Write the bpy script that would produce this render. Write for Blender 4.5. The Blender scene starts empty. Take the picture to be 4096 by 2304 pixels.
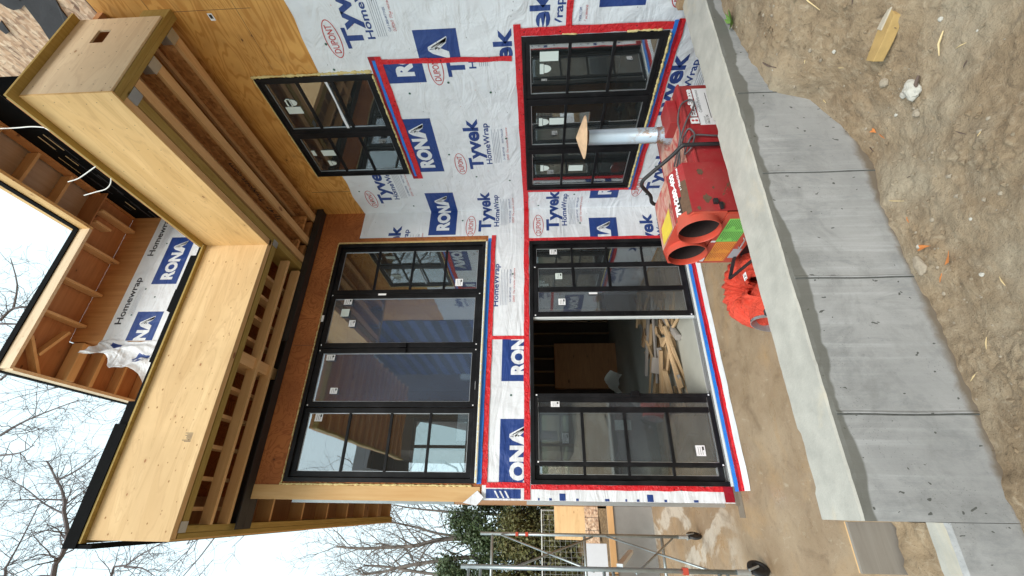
import bpy, bmesh, math, random
from mathutils import Vector, Matrix
from mathutils.geometry import tessellate_polygon
R = math.radians
C = bpy.context.scene.collection
scn = bpy.context.scene

# ------------------------------------------------------------------ camera (the photo is turned on its side)
cam = bpy.data.cameras.new('camera'); co = bpy.data.objects.new('camera', cam); C.objects.link(co)
yaw, pit, rol = .4812, .0566, -.0145
F = Vector((math.sin(yaw)*math.cos(pit), math.cos(yaw)*math.cos(pit), math.sin(pit)))
Rt = Vector((math.cos(yaw), -math.sin(yaw), 0)); Up = Rt.cross(F)
R2 = Rt*math.cos(rol) + Up*math.sin(rol); U2 = -Rt*math.sin(rol) + Up*math.cos(rol)
m = Matrix((-U2, R2, -F)).transposed().to_4x4(); m.translation = Vector((-4.3103, -5.5121, 2.2559))
co.matrix_world = m
cam.sensor_width = 36; cam.lens = 1699/4096*36; cam.clip_start = .05; cam.clip_end = 500
scn.camera = co
# ------------------------------------------------------------------ overcast sky
w = bpy.data.worlds.new('World'); scn.world = w; w.use_nodes = True
nt = w.node_tree; nt.nodes.clear()
sky = nt.nodes.new('ShaderNodeTexSky'); sky.sky_type = 'NISHITA'; sky.sun_disc = False
SUN_EL, SUN_AZ = R(48), R(205)
sky.sun_elevation = SUN_EL; sky.sun_rotation = SUN_AZ; sky.air_density = 1.0; sky.dust_density = 4; sky.ozone_density = 1
hs = nt.nodes.new('ShaderNodeHueSaturation'); hs.inputs['Saturation'].default_value = .3
nt.links.new(sky.outputs[0], hs.inputs['Color'])
mx = nt.nodes.new('ShaderNodeMix'); mx.data_type = 'RGBA'; mx.inputs[0].default_value = .72
nt.links.new(hs.outputs[0], mx.inputs[6]); mx.inputs[7].default_value = (8.1, 10.1, 10.8, 1)
bg = nt.nodes.new('ShaderNodeBackground'); bg.inputs['Strength'].default_value = .12
nt.links.new(mx.outputs[2], bg.inputs['Color'])
wo = nt.nodes.new('ShaderNodeOutputWorld'); nt.links.new(bg.outputs[0], wo.inputs[0])
sl = bpy.data.lights.new('sun', 'SUN'); sl.energy = 2.0; sl.angle = R(28); sl.color = (1, .93, .84)
so = bpy.data.objects.new('sun', sl); C.objects.link(so)
# sun_rotation is measured clockwise from +Y; lamp shines along its -Z
sd = Vector((math.sin(SUN_AZ)*math.cos(SUN_EL), math.cos(SUN_AZ)*math.cos(SUN_EL), math.sin(SUN_EL)))
so.rotation_euler = sd.to_track_quat('Z', 'Y').to_euler()
scn.view_settings.view_transform = 'Standard'; scn.view_settings.look = 'None'
scn.view_settings.exposure = .46; scn.view_settings.gamma = 1
try: scn.cycles.max_bounces = 8; scn.cycles.transparent_max_bounces = 16
except Exception: pass

# ------------------------------------------------------------------ helpers: materials
class N:
    def __init__(s, name):
        s.m = bpy.data.materials.new(name); s.m.use_nodes = True; s.t = s.m.node_tree; s.t.nodes.clear()
        s.out = s.t.nodes.new('ShaderNodeOutputMaterial')
        s.b = s.t.nodes.new('ShaderNodeBsdfPrincipled'); s.l(s.b.outputs[0], s.out.inputs[0])
        s.tc = s.t.nodes.new('ShaderNodeTexCoord').outputs['Object']
    def l(s, a, b): s.t.links.new(a, b)
    def map(s, sc=(1, 1, 1), rot=(0, 0, 0), loc=(0, 0, 0), src=None):
        n = s.t.nodes.new('ShaderNodeMapping'); n.inputs['Scale'].default_value = sc
        n.inputs['Rotation'].default_value = rot; n.inputs['Location'].default_value = loc
        s.l(src or s.tc, n.inputs[0]); return n.outputs[0]
    def noise(s, sc, det=4, rough=.5, dist=0, v=None, color=False):
        n = s.t.nodes.new('ShaderNodeTexNoise'); n.inputs['Scale'].default_value = sc; n.inputs['Detail'].default_value = det
        n.inputs['Roughness'].default_value = rough; n.inputs['Distortion'].default_value = dist
        s.l(v or s.tc, n.inputs['Vector']); return n.outputs['Color' if color else 0]
    def vor(s, sc, feat='F1', out='Distance', v=None, rnd=1):
        n = s.t.nodes.new('ShaderNodeTexVoronoi'); n.feature = feat; n.inputs['Scale'].default_value = sc
        n.inputs['Randomness'].default_value = rnd
        s.l(v or s.tc, n.inputs['Vector']); return n.outputs[out]
    def ramp(s, f, stops):
        n = s.t.nodes.new('ShaderNodeValToRGB'); e = n.color_ramp.elements
        while len(e) < len(stops): e.new(.5)
        for k, (p, c) in zip(e, stops):
            k.position = p; k.color = (*c, 1) if not isinstance(c, (int, float)) else (c, c, c, 1)
        s.l(f, n.inputs[0]); return n.outputs[0]
    def mix(s, f, a, b, mode='MIX'):
        n = s.t.nodes.new('ShaderNodeMix'); n.data_type = 'RGBA'; n.blend_type = mode
        for i, v in ((0, f), (6, a), (7, b)):
            if isinstance(v, (int, float)): n.inputs[i].default_value = v if i == 0 else (v, v, v, 1)
            elif isinstance(v, tuple): n.inputs[i].default_value = (*v, 1)
            else: s.l(v, n.inputs[i])
        return n.outputs[2]
    def math(s, op, a, b=0, c=None):
        n = s.t.nodes.new('ShaderNodeMath'); n.operation = op
        for i, v in ((0, a), (1, b), (2, c)):
            if v is None: continue
            if isinstance(v, (int, float)): n.inputs[i].default_value = v
            else: s.l(v, n.inputs[i])
        return n.outputs[0]
    def sep(s, v=None):
        n = s.t.nodes.new('ShaderNodeSeparateXYZ'); s.l(v or s.tc, n.inputs[0]); return n.outputs
    def col(s, c):
        if isinstance(c, tuple): s.b.inputs['Base Color'].default_value = (*c, 1)
        else: s.l(c, s.b.inputs['Base Color'])
        return s
    def rough(s, v):
        if isinstance(v, (int, float)): s.b.inputs['Roughness'].default_value = v
        else: s.l(v, s.b.inputs['Roughness'])
        return s
    def metal(s, v): s.b.inputs['Metallic'].default_value = v; return s
    def bump(s, h, st=.3, d=.02, prev=None):
        n = s.t.nodes.new('ShaderNodeBump'); n.inputs['Strength'].default_value = st; n.inputs['Distance'].default_value = d
        s.l(h, n.inputs['Height'])
        if prev: s.l(prev, n.inputs['Normal'])
        s.l(n.outputs[0], s.b.inputs['Normal']); return n.outputs[0]

def m_plain(name, c, rough=.6, metal=0, var=.12, sc=8, bump=.1):
    n = N(name); f = n.noise(sc, 5, .6)
    n.col(n.mix(f, tuple(x*(1-var) for x in c), tuple(min(1, x*(1+var)) for x in c))).rough(rough).metal(metal)
    if bump: n.bump(n.noise(sc*6, 4), bump, .005)
    return n.m
def m_wood(name, c1, c2, knot, grain, gs=26, ksc=5, kn=.055, rough=.75):
    """grain = axis index the fibres run along"""
    n = N(name); st = [1, 1, 1]; st[grain] = .06
    v = n.map(tuple(st))
    g = n.noise(gs, 6, .6, .6, v)
    big = n.noise(1.7, 3, .5)
    c = n.mix(n.ramp(g, [(.3, 0), (.7, 1)]), c1, c2)
    c = n.mix(n.math('MULTIPLY', big, .35), c, tuple(x*.72 for x in c1))
    ks = [1, 1, 1]; ks[grain] = .45
    kv = n.map(tuple(ks))
    d = n.vor(ksc, 'F1', 'Distance', kv); rc = n.sep(n.vor(ksc, 'F1', 'Color', kv))[0]
    k = n.math('MULTIPLY', n.math('LESS_THAN', d, n.math('MULTIPLY', rc, kn*2)), n.math('GREATER_THAN', rc, .35))
    halo = n.ramp(d, [(0, 1), (.22, 0)])
    c = n.mix(n.math('MULTIPLY', halo, .3), c, knot)
    c = n.mix(n.math('MULTIPLY', k, .85), c, knot)
    n.col(c).rough(rough); n.bump(g, .12, .003)
    return n.m
def m_osb(name, c1, c2, c3):
    n = N(name); v = n.map((1, 1, 1), (0.4, .3, .5))
    dv = n.mix(.12, v, n.noise(3, 3, color=True))
    c = n.vor(32, 'F1', 'Color', dv); s0 = n.sep(c)
    v2 = n.map((1, .35, 1.6), (.9, .1, .4)); c2v = n.vor(20, 'F1', 'Color', v2); s1 = n.sep(c2v)
    a = n.ramp(s0[0], [(.0, c1), (.55, c2), (1, c3)]); b = n.ramp(s1[1], [(0, c1), (.5, c2), (1, c3)])
    n.col(n.mix(.5, a, b)).rough(.8); n.bump(s0[1], .3, .004); return n.m
def wrap_mat(name, c):
    n = N(name)
    w1 = n.noise(1.5, 2, .45, 1.0); w2 = n.noise(4.5, 5, .55, .9, n.map((1, 1, .6), (.5, .5, 0))); w3 = n.noise(55, 3, .6, .5)
    cr = n.vor(2.3, 'DISTANCE_TO_EDGE', 'Distance', n.mix(.25, n.map((1, 1, .7), (.6, .6, 0)), n.noise(2, 4, color=True)))
    cr = n.ramp(cr, [(0, 0), (.07, 1)])
    c0 = n.mix(n.ramp(w2, [(.3, 0), (.75, 1)]), tuple(x*.93 for x in c), c)
    c0 = n.mix(n.math('MULTIPLY', n.ramp(n.noise(3.2, 5, .7, 1), [(.5, 0), (.8, 1)]), .18), c0, tuple(x*.7 for x in (c[0], c[1]*.98, c[2]*.93)))
    n.col(c0).rough(.42)
    fo = n.noise(2.6, 3, .5, 1.8, n.map((.35, .9, 1.6), (.75, 0, 0)))
    b1 = n.bump(w1, .45, .10); b1 = n.bump(fo, .55, .05, b1); b2 = n.bump(w2, .40, .03, b1); b3 = n.bump(cr, .20, .009, b2); n.bump(w3, .12, .002, b3)
    return n.m
def m_glass(name, tint, refl=.22, rough=.0, body=(0, 0, 0), bf=0):
    m = bpy.data.materials.new(name); m.use_nodes = True; t = m.node_tree; t.nodes.clear()
    o = t.nodes.new('ShaderNodeOutputMaterial'); tr = t.nodes.new('ShaderNodeBsdfTransparent'); tr.inputs[0].default_value = (*tint, 1)
    gl = t.nodes.new('ShaderNodeBsdfGlossy'); gl.inputs['Roughness'].default_value = rough; gl.inputs[0].default_value = (.95, .98, 1, 1)
    lw = t.nodes.new('ShaderNodeLayerWeight'); lw.inputs[0].default_value = .35
    mr = t.nodes.new('ShaderNodeMapRange'); mr.inputs[3].default_value = refl; mr.inputs[4].default_value = .9
    t.links.new(lw.outputs['Fresnel'], mr.inputs[0])
    tcn = t.nodes.new('ShaderNodeTexCoord'); no = t.nodes.new('ShaderNodeTexNoise'); no.inputs['Scale'].default_value = 1.6
    t.links.new(tcn.outputs['Object'], no.inputs[0])
    bp = t.nodes.new('ShaderNodeBump'); bp.inputs['Strength'].default_value = .06; bp.inputs['Distance'].default_value = .02
    t.links.new(no.outputs[0], bp.inputs['Height']); t.links.new(bp.outputs[0], gl.inputs['Normal'])
    mxs = t.nodes.new('ShaderNodeMixShader'); t.links.new(mr.outputs[0], mxs.inputs[0]); t.links.new(tr.outputs[0], mxs.inputs[1]); t.links.new(gl.outputs[0], mxs.inputs[2])
    last = mxs.outputs[0]
    df = t.nodes.new('ShaderNodeBsdfDiffuse'); df.inputs[0].default_value = (*body, 1)
    if bf:
        m2 = t.nodes.new('ShaderNodeMixShader')
        # uneven film: dust on panes, painted tint on screens
        n2 = t.nodes.new('ShaderNodeTexNoise'); n2.inputs['Scale'].default_value = 2.2; n2.inputs['Detail'].default_value = 4
        t.links.new(tcn.outputs['Object'], n2.inputs[0])
        mr2 = t.nodes.new('ShaderNodeMapRange'); mr2.inputs[3].default_value = bf*.55; mr2.inputs[4].default_value = bf*1.45
        t.links.new(n2.outputs[0], mr2.inputs[0]); t.links.new(mr2.outputs[0], m2.inputs[0])
        t.links.new(last, m2.inputs[1]); t.links.new(df.outputs[0], m2.inputs[2]); last = m2.outputs[0]
    t.links.new(last, o.inputs[0]); return m

M = {}
def m_ply(name, c1, c2, kn, grain, ksc=6.5):
    n = N(name); st = [1, 1, 1]; st[grain] = .13; v = n.map(tuple(st)); ks = [1, 1, 1]; ks[grain] = .6; kv = n.map(tuple(ks))
    g = n.noise(4.2, 5, .5, 1.6, v); w_ = n.math('SINE', n.math('MULTIPLY', g, 46))
    c = n.mix(n.ramp(g, [(.3, 0), (.7, 1)]), c1, c2); c = n.mix(n.math('MULTIPLY', n.ramp(w_, [(.55, 0), (1, 1)]), .16), c, kn)
    c = n.mix(n.ramp(n.noise(.9, 5, .65, .5), [(.42, 0), (.75, .45)]), c, tuple(x*.78 for x in c1)); c = n.mix(n.math('MULTIPLY', n.noise(55, 3, .6, 0, v), .14), c, tuple(x*.7 for x in c1))
    for sc, th, lim in ((ksc, .075, .55), (ksc*2.6, .09, .62)):
        d = n.vor(sc, 'F1', 'Distance', kv); rc = n.sep(n.vor(sc, 'F1', 'Color', kv))[0]
        on = n.math('GREATER_THAN', rc, lim); k = n.math('MULTIPLY', n.math('LESS_THAN', d, n.math('MULTIPLY', rc, th)), on)
        c = n.mix(n.math('MULTIPLY', n.math('MULTIPLY', n.ramp(d, [(0, 1), (.2, 0)]), on), .35), c, kn); c = n.mix(n.math('MULTIPLY', k, .85), c, kn)
    n.col(c).rough(.72); n.bump(g, .1, .003); return n.m
M['ply_x'] = m_ply('plywood pale along x', (.66, .44, .21), (.83, .60, .32), (.32, .13, .04), 0)
M['ply_y'] = m_ply('plywood golden along y', (.68, .42, .16), (.84, .56, .25), (.26, .10, .03), 1, 4.5)
M['ply_end'] = m_ply('plywood end panel', (.70, .54, .36), (.84, .69, .48), (.34, .18, .08), 0, 5.5)
M['ply_wall'] = m_wood('weathered fir plywood on the wall', (.46, .20, .07), (.62, .32, .12), (.12, .04, .015), 2, 16, 4)
def m_curly(name, c1, c2, kn):
    n = N(name); v = n.map((1, .22, 1)); g = n.noise(2.6, 3, .5, 1.2, v); w_ = n.math('SINE', n.math('MULTIPLY', g, 95))
    c = n.mix(n.ramp(w_, [(.1, 0), (.9, .85)]), c2, c1); c = n.mix(n.ramp(n.noise(1.3, 4, .6), [(.35, 0), (.7, .7)]), c, tuple(x*.66 for x in c1))
    d = n.vor(5.5, 'F1', 'Distance', n.map((1, .6, 1))); rc = n.sep(n.vor(5.5, 'F1', 'Color', n.map((1, .6, 1))))[0]
    k = n.math('MULTIPLY', n.math('LESS_THAN', d, n.math('MULTIPLY', rc, .10)), n.math('GREATER_THAN', rc, .4)); c = n.mix(n.math('MULTIPLY', n.ramp(d, [(0, 1), (.25, 0)]), .3), c, kn); c = n.mix(n.math('MULTIPLY', k, .9), c, kn)
    n.col(c).rough(.75); n.bump(g, .1, .004); return n.m
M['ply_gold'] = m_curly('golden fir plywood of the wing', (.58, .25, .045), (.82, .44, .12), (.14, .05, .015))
M['ply_shaded'] = m_curly('shaded red brown fir plywood above the doors', (.33, .095, .025), (.52, .18, .05), (.10, .03, .01))  # shaded copy of the wing plywood, soffit shade put into the colour
M['ply_dark'] = m_wood('brown plywood', (.42, .19, .08), (.56, .28, .12), (.12, .05, .02), 0, 18)
M['ply_soffit'] = m_wood('grey brown soffit plywood', (.44, .33, .24), (.54, .43, .33), (.2, .1, .06), 1)
M['lumber'] = m_wood('spruce lumber along x', (.64, .38, .17), (.78, .51, .25), (.25, .10, .04), 0, 20, 4)
M['lumber_y'] = m_wood('spruce lumber along y', (.64, .38, .17), (.78, .50, .25), (.25, .10, .04), 1, 20, 4)
M['lumber_z'] = m_wood('spruce stud upright', (.62, .36, .14), (.74, .50, .24), (.25, .10, .04), 2, 20, 3)
M['lvl'] = m_wood('olive laminated beam', (.33, .22, .05), (.46, .33, .10), (.15, .09, .02), 1, 40, 9, .03)
M['lvl_x'] = m_wood('olive laminated beam x', (.33, .22, .05), (.46, .33, .10), (.15, .09, .02), 0, 40, 9, .03)
M['osb'] = m_osb('weathered chip board', (.17, .10, .07), (.58, .38, .24), (.76, .62, .46))
M['osb_web'] = m_osb('joist web board', (.30, .12, .04), (.60, .29, .10), (.76, .42, .17))
M['wrap'] = wrap_mat('white house wrap', (.82, .85, .89))
M['blue'] = wrap_mat('blue print', (.018, .055, .24))
M['redprint'] = wrap_mat('red print', (.55, .06, .06))
M['greyprint'] = wrap_mat('grey print', (.33, .37, .45))
M['blackprint'] = wrap_mat('black print', (.03, .03, .04))
M['dot'] = m_plain('green fastener cap', (.02, .10, .07), .5, bump=0)
n = N('red seam tape'); d = n.vor(16, 'F1', 'Distance'); k = n.math('LESS_THAN', d, .13)
n.col(n.mix(k, n.mix(n.noise(9, 4), (.62, .012, .02), (.80, .02, .03)), (.12, .0, .005))).rough(.3); n.bump(n.noise(14, 5, .6, 1.5), .9, .03); M['redtape'] = n.m
n = N('dark red tape'); n.col(n.mix(n.math('LESS_THAN', n.vor(16), .13), (.33, .005, .02), (.05, 0, 0))).rough(.3); n.bump(n.noise(14, 5, .6, 1.5), .5, .02); M['redtape_d'] = n.m
n = N('blue sill tape'); n.col(n.mix(n.noise(6, 4), (.01, .16, .62), (.02, .24, .80))).rough(.35); n.bump(n.noise(18, 4, .6, 2), .6, .02); M['bluetape'] = n.m
n = N('black window frame'); n.col(n.mix(n.ramp(n.noise(4, 6, .7), [(.45, 0), (.8, 1)]), (.006, .006, .007), (.022, .022, .024))).rough(.42); n.b.inputs['Specular IOR Level'].default_value = .25; n.bump(n.noise(60, 2), .03, .001); M['frame'] = n.m
M['white_vinyl'] = m_plain('white vinyl sill', (.72, .76, .76), .4, var=.05)
M['alu'] = m_plain('aluminium spacer', (.6, .62, .63), .35, .8)
M['glass'] = m_glass('window glass', (.74, .78, .77), .20, 0, (.30, .33, .34), .035)
M['glass_hi'] = m_glass('coated glass', (.70, .76, .76), .25, 0, (.35, .38, .40), .03)
M['screen'] = m_glass('insect screen over glass', (.50, .53, .56), .30, .03, (.15, .20, .30), .26)  # blue body tint paints a bluish reflection over the grey mesh
M['screen_l'] = m_glass('fine insect screen', (.80, .83, .84), .10, .03, (.24, .26, .28), .13)
n = N('spray foam'); n.col(n.mix(n.noise(12, 4), (.62, .48, .17), (.82, .70, .36))).rough(.7); n.bump(n.noise(40, 4), .8, .01); M['foam'] = n.m
M['sticker'] = m_plain('paper label', (.72, .80, .76), .6, var=.03, bump=0)
M['stickerw'] = m_plain('white paper label', (.85, .85, .86), .6, var=.03, bump=0)
M['ink'] = m_plain('black ink', (.02, .02, .02), .6, bump=0)
M['steel'] = m_plain('black painted steel', (.022, .022, .024), .45, .0, .4, 5)
M['membrane'] = m_plain('black waterproof membrane', (.006, .0065, .007), .9, 0, .6, 3, .5)
[x for x in M['membrane'].node_tree.nodes if x.type == 'BSDF_PRINCIPLED'][0].inputs['Specular IOR Level'].default_value = .1
M['felt'] = m_plain('torn black felt', (.04, .042, .048), .8, 0, .4, 5, .4)
M['galv'] = m_plain('galvanised bracket', (.50, .54, .56), .35, .7, .2, 12)
n = N('galvanised tube'); n.col(n.mix(n.noise(18, 6, .7), (.22, .26, .27), (.45, .50, .51))).rough(.4).metal(.65); n.bump(n.noise(40), .1, .002); M['tube'] = n.m
# concrete face with wet upper band
n = N('formed concrete'); z = n.sep()[2]; x = n.sep()[0]
st = n.noise(26, 5, .65, .25, n.map((1, 1, .035)))
c = n.mix(n.ramp(n.noise(2.2, 6, .65), [(.3, 0), (.7, 1)]), (.30, .31, .315), (.43, .44, .445))
zone = n.ramp(n.noise(1.4, 4, .6, .5, n.map((1, 1, .7), loc=(5, 0, 2))), [(.42, .1), (.6, 1)]); c = n.mix(n.math('MULTIPLY', n.math('MULTIPLY', n.ramp(st, [(.50, 0), (.70, 1)]), zone), .60), c, (.55, .57, .585)); c = n.mix(n.math('MULTIPLY', n.ramp(st, [(.30, 1), (.42, 0)]), .14), c, (.20, .205, .205)); c = n.mix(n.ramp(n.noise(3.1, 8, .72, .7, n.map((1, 1, 1), loc=(9, 1, 4))), [(.50, 0), (.72, .6)]), c, (.19, .195, .19)); c = n.mix(n.ramp(n.noise(34, 7, .8), [(.60, 0), (.70, .55)]), c, (.15, .155, .155)); c = n.mix(n.math('MULTIPLY', n.ramp(n.noise(5, 7, .75, .6, n.map((1, 1, .5), loc=(2, 0, 1))), [(.52, 0), (.68, .5)]), 1), c, (.20, .215, .22))
pv = n.mix(.06, n.map((1, 1, .55), (0, .5, 0)), n.noise(14, 3, color=True)); pd = n.vor(34, v=pv); rc = n.sep(n.vor(34, out='Color', v=pv))[0]; c = n.mix(n.math('MULTIPLY', n.math('LESS_THAN', n.vor(75), .16), n.ramp(n.noise(5), [(.55, 0), (.62, .6)])), c, (.14, .145, .14))
c = n.mix(n.math('MULTIPLY', n.math('LESS_THAN', pd, n.math('MULTIPLY', rc, .20)), n.math('GREATER_THAN', rc, .80)), c, (.10, .105, .10))
edge = n.math('ADD', z, n.math('MULTIPLY', n.noise(2.6, 3, .5, .3, n.map((1, 1, .25))), .20))
wet = n.ramp(n.math('SUBTRACT', edge, .0), [(.872, 0), (.882, 1)])
c = n.mix(n.math('MULTIPLY', wet, .8), c, (.115, .115, .095))
# 
sx0 = 0
if 0: sx = n.ramp(n.math('FRACT', n.math('MULTIPLY', n.math('ADD', x, 10.03), 1/.745)), [(0, 1), (.016, .7), (.03, 0)])
mud = n.ramp(n.math('ADD', z, n.math('MULTIPLY', n.noise(8, 6, .65, .6), .10)), [(.235, .85), (.275, 0)]); c = n.mix(mud, c, (.17, .13, .085))
n.col(c).rough(.8); n.bump(n.mix(.6, st, n.noise(24, 7, .75)), .35, .008); M['conc'] = n.m
n = N('troweled concrete top'); c = n.mix(n.ramp(n.noise(6, 7, .65), [(.3, 0), (.72, 1)]), (.36, .355, .32), (.50, .49, .44))
c = n.mix(n.ramp(n.noise(2.4, 5, .6, 1), [(.56, 0), (.72, .6)]), c, (.56, .49, .36)); n.col(c).rough(.85); n.bump(n.noise(22, 6, .7), .35, .008); M['conctop'] = n.m
n = N('grey block wall'); c = n.mix(n.ramp(n.noise(1.5, 5, .6), [(.3, 0), (.7, 1)]), (.24, .245, .24), (.34, .345, .335)); n.col(c).rough(.85); n.bump(n.noise(30), .15, .005); M['conc2'] = n.m
# patio: wet muddy slab
n = N('muddy wet slab')
base = n.mix(n.ramp(n.noise(1.3, 6, .6), [(.3, 0), (.72, 1)]), (.27, .19, .115), (.40, .31, .21))
oc = n.mix(n.ramp(n.noise(1.1, 5, .65, .8, n.map((1, 1, 1), loc=(4, 2, 0))), [(.5, 0), (.66, .55)]), base, (.42, .27, .13))
dry = n.ramp(n.noise(.75, 6, .62, .5, n.map((1.6, .8, 1), loc=(1.4, .6, 0))), [(.53, 0), (.57, 1)])
yy = n.sep()[1]; far = n.ramp(n.math('MULTIPLY', n.math('ADD', yy, -.1), .8), [(0, 0), (.5, 1)])
dry = n.math('MULTIPLY', dry, far)
c = n.mix(n.math('MULTIPLY', dry, .8), oc, (.58, .54, .46))
sp = n.math('LESS_THAN', n.vor(38), .10); c = n.mix(n.math('MULTIPLY', sp, n.ramp(n.noise(2), [(.40, 0), (.55, .8)])), c, (.10, .07, .045)); c = n.mix(n.ramp(n.noise(26, 8, .8, .5), [(.56, 0), (.68, .55)]), c, (.13, .095, .06)); c = n.mix(n.ramp(n.noise(3.4, 8, .72, .8), [(.52, 0), (.70, .6)]), c, (.155, .105, .062)); c = n.mix(n.ramp(n.noise(7, 7, .7, 2, n.map((1, .4, 1), loc=(1, 7, 0))), [(.60, 0), (.68, .5)]), c, (.50, .43, .32))
n.col(c).rough(n.ramp(n.noise(2.0, 5), [(.38, .22), (.60, .75)])); n.bump(n.noise(14, 6, .7), .4, .01); M['patio'] = n.m
# dirt
n = N('clay dirt'); g = n.noise(5, 8, .68)
g2 = n.noise(17, 9, .75, .8)
c = n.mix(n.ramp(g, [(.3, 0), (.7, 1)]), (.25, .180, .110), (.395, .295, .185)); c = n.mix(n.ramp(g2, [(.34, .7), (.46, 0)]), c, (.13, .095, .062)); c = n.mix(n.ramp(g2, [(.52, 0), (.70, .7)]), c, (.54, .45, .33))
c = n.mix(n.ramp(n.noise(1.1, 5, .6, .4, n.map((1, 1, 1), loc=(3, 0, 0))), [(.45, 0), (.65, .75)]), c, (.44, .385, .29))
sp = n.ramp(n.noise(42, 5, .8), [(.60, 0), (.70, 1)]); c = n.mix(n.math('MULTIPLY', n.math('MULTIPLY', sp, n.ramp(n.noise(2.3, 4), [(.40, .3), (.56, 1)])), .85), c, (.085, .062, .04))
sp2 = n.math('LESS_THAN', n.vor(60), .14); c = n.mix(n.math('MULTIPLY', sp2, n.ramp(n.noise(4), [(.5, 0), (.6, .6)])), c, (.10, .08, .06))
n.col(c).rough(.9); b = n.bump(g, .7, .05); b = n.bump(g2, .5, .03, b); n.bump(n.noise(60, 7, .75), .8, .008, b); M['dirt'] = n.m
n = N('bank soil'); c = n.mix(n.ramp(n.noise(9, 7, .7, 1.5), [(.3, 0), (.7, 1)]), (.10, .065, .035), (.34, .24, .13))
n.col(c).rough(.9); n.bump(n.noise(12, 7, .7, 1), 1, .06); M['soil'] = n.m
# heater paints
def m_paint(name, c, rust=.62, dirt=0):
    n = N(name); r = n.ramp(n.noise(4.5, 7, .7, .6), [(rust, 0), (rust+.015, 1)])
    cc = n.mix(n.noise(3, 4), tuple(x*.82 for x in c), c)
    if dirt: cc = n.mix(n.ramp(n.noise(20, 6, .75, 1.4, n.map((.4, 1, 1))), [(.42, 0), (.58, dirt)]), cc, (.62, .42, .36)) if dirt < .5 else n.mix(n.ramp(n.noise(7, 8, .72, 1.2, n.map((.6, 1, 1))), [(.40, 0), (.56, dirt)]), cc, n.mix(n.noise(9, 4), (.66, .52, .34), (.62, .38, .36)))
    cc = n.mix(r, cc, n.mix(n.noise(30, 5), (.07, .035, .015), (.16, .09, .04)))
    cc = n.mix(n.math('MULTIPLY', n.ramp(n.noise(26, 7, .8, .4, n.map((1, .15, 1), (.3, .2, .5))), [(.60, 0), (.68, 1)]), .45), cc, tuple(min(1, x*1.3+.14) for x in c)); cc = n.mix(n.math('MULTIPLY', n.ramp(n.noise(2.2, 6, .7), [(.4, 0), (.75, 1)]), .35), cc, (.26, .17, .12))
    n.col(cc).rough(n.mix(r, .52, .9)); n.bump(n.noise(24, 5), .12, .003); return n.m
M['red'] = m_paint('red heater paint', (.40, .018, .026), .64)
M['redtop'] = m_paint('scuffed red heater top', (.50, .05, .05), .62, .85)
M['orange'] = m_paint('orange heater paint', (.62, .070, .038), .70)
M['knot'] = m_plain('filled knot', (.36, .19, .07), .8)
M['seam'] = m_plain('dark form seam', (.10, .105, .10), .9, 0, .6, 30, .6)
M['duct_shade'] = m_plain('duct inside in painted shade', (.035, .022, .02), .8, 0, .5, 9)  # shade inside the heater outlets put into a dark colour
M['rust'] = m_plain('brown rust', (.13, .075, .045), .85, 0, .4, 30, .4)
n = N('stack metal'); c = n.mix(n.noise(5, 5, .6), (.38, .46, .54), (.58, .65, .70)); z = n.math('SUBTRACT', n.sep()[2], 1.0)
rr = n.math('MULTIPLY', n.ramp(n.noise(11, 7, .7), [(.52, 0), (.56, 1)]), n.ramp(z, [(.18, 1), (.42, 0)]))
c = n.mix(rr, c, (.32, .20, .12)); n.col(c).rough(.4).metal(.45); M['stack'] = n.m
M['cap'] = m_plain('rusty cream cap', (.62, .42, .26), .7, 0, .4, 14, .2)
M['green'] = m_plain('green label', (.22, .62, .12), .5, bump=0); M['orl'] = m_plain('orange label', (.80, .30, .05), .5, bump=0)
M['greyl'] = m_plain('grey label', (.38, .40, .42), .5, bump=0); M['yellow'] = m_paint('yellow sticker', (.80, .62, .05), .60)
M['yellow'].name = 'yellow sticker'
M['rubber'] = m_plain('black rubber', (.02, .02, .022), .5, 0, .3, 20)
M['cable'] = m_plain('grey cable', (.10, .095, .10), .6, 0, .35, 40)
M['whitec'] = m_plain('white cable', (.75, .75, .72), .5, bump=0)
n = N('red duct fabric'); n.col(n.mix(n.noise(9, 5), (.60, .045, .025), (.80, .10, .05))).rough(.75); n.bump(n.noise(9, 5, .6, 2), .8, .05); M['duct'] = n.m
M['darkin'] = m_plain('dark duct inside', (.07, .012, .012), .8)
n = N('bark'); n.col(n.mix(n.noise(14, 6, .7, 1, n.map((1, 1, .3))), (.10, .08, .085), (.22, .19, .19))).rough(.9); n.bump(n.noise(30, 5), .5, .02); M['bark'] = n.m
n = N('pale bark'); n.col(n.mix(n.noise(14, 6, .7, 1, n.map((1, 1, .3))), (.16, .135, .12), (.30, .26, .23))).rough(.9); M['bark2'] = n.m
def m_leaf(name, cs):
    n = N(name); a = n.sep(n.vor(9, 'F1', 'Color'))[0]; g = n.noise(1.6, 3)
    n.col(n.mix(n.ramp(g, [(.4, 0), (.6, 1)]), n.ramp(a, [(0, cs[0]), (.6, cs[1]), (1, cs[2])]), n.ramp(a, [(0, cs[1]), (1, cs[0])]))).rough(.55)
    return n.m
M['leaf'] = m_leaf('evergreen foliage', ((.035, .06, .026), (.075, .12, .045), (.14, .17, .075)))
M['leaf2'] = m_leaf('vine foliage', ((.08, .085, .03), (.15, .16, .055), (.26, .22, .10)))
M['weed'] = m_leaf('weed leaf', ((.07, .16, .03), (.14, .28, .05), (.25, .36, .10)))
M['brick'] = m_plain('yellow brick', (.46, .31, .12), .85, 0, .3, 14, .4); M['mortar'] = m_plain('pale mortar', (.50, .45, .36), .9, 0, .15, 14, .4)
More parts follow.
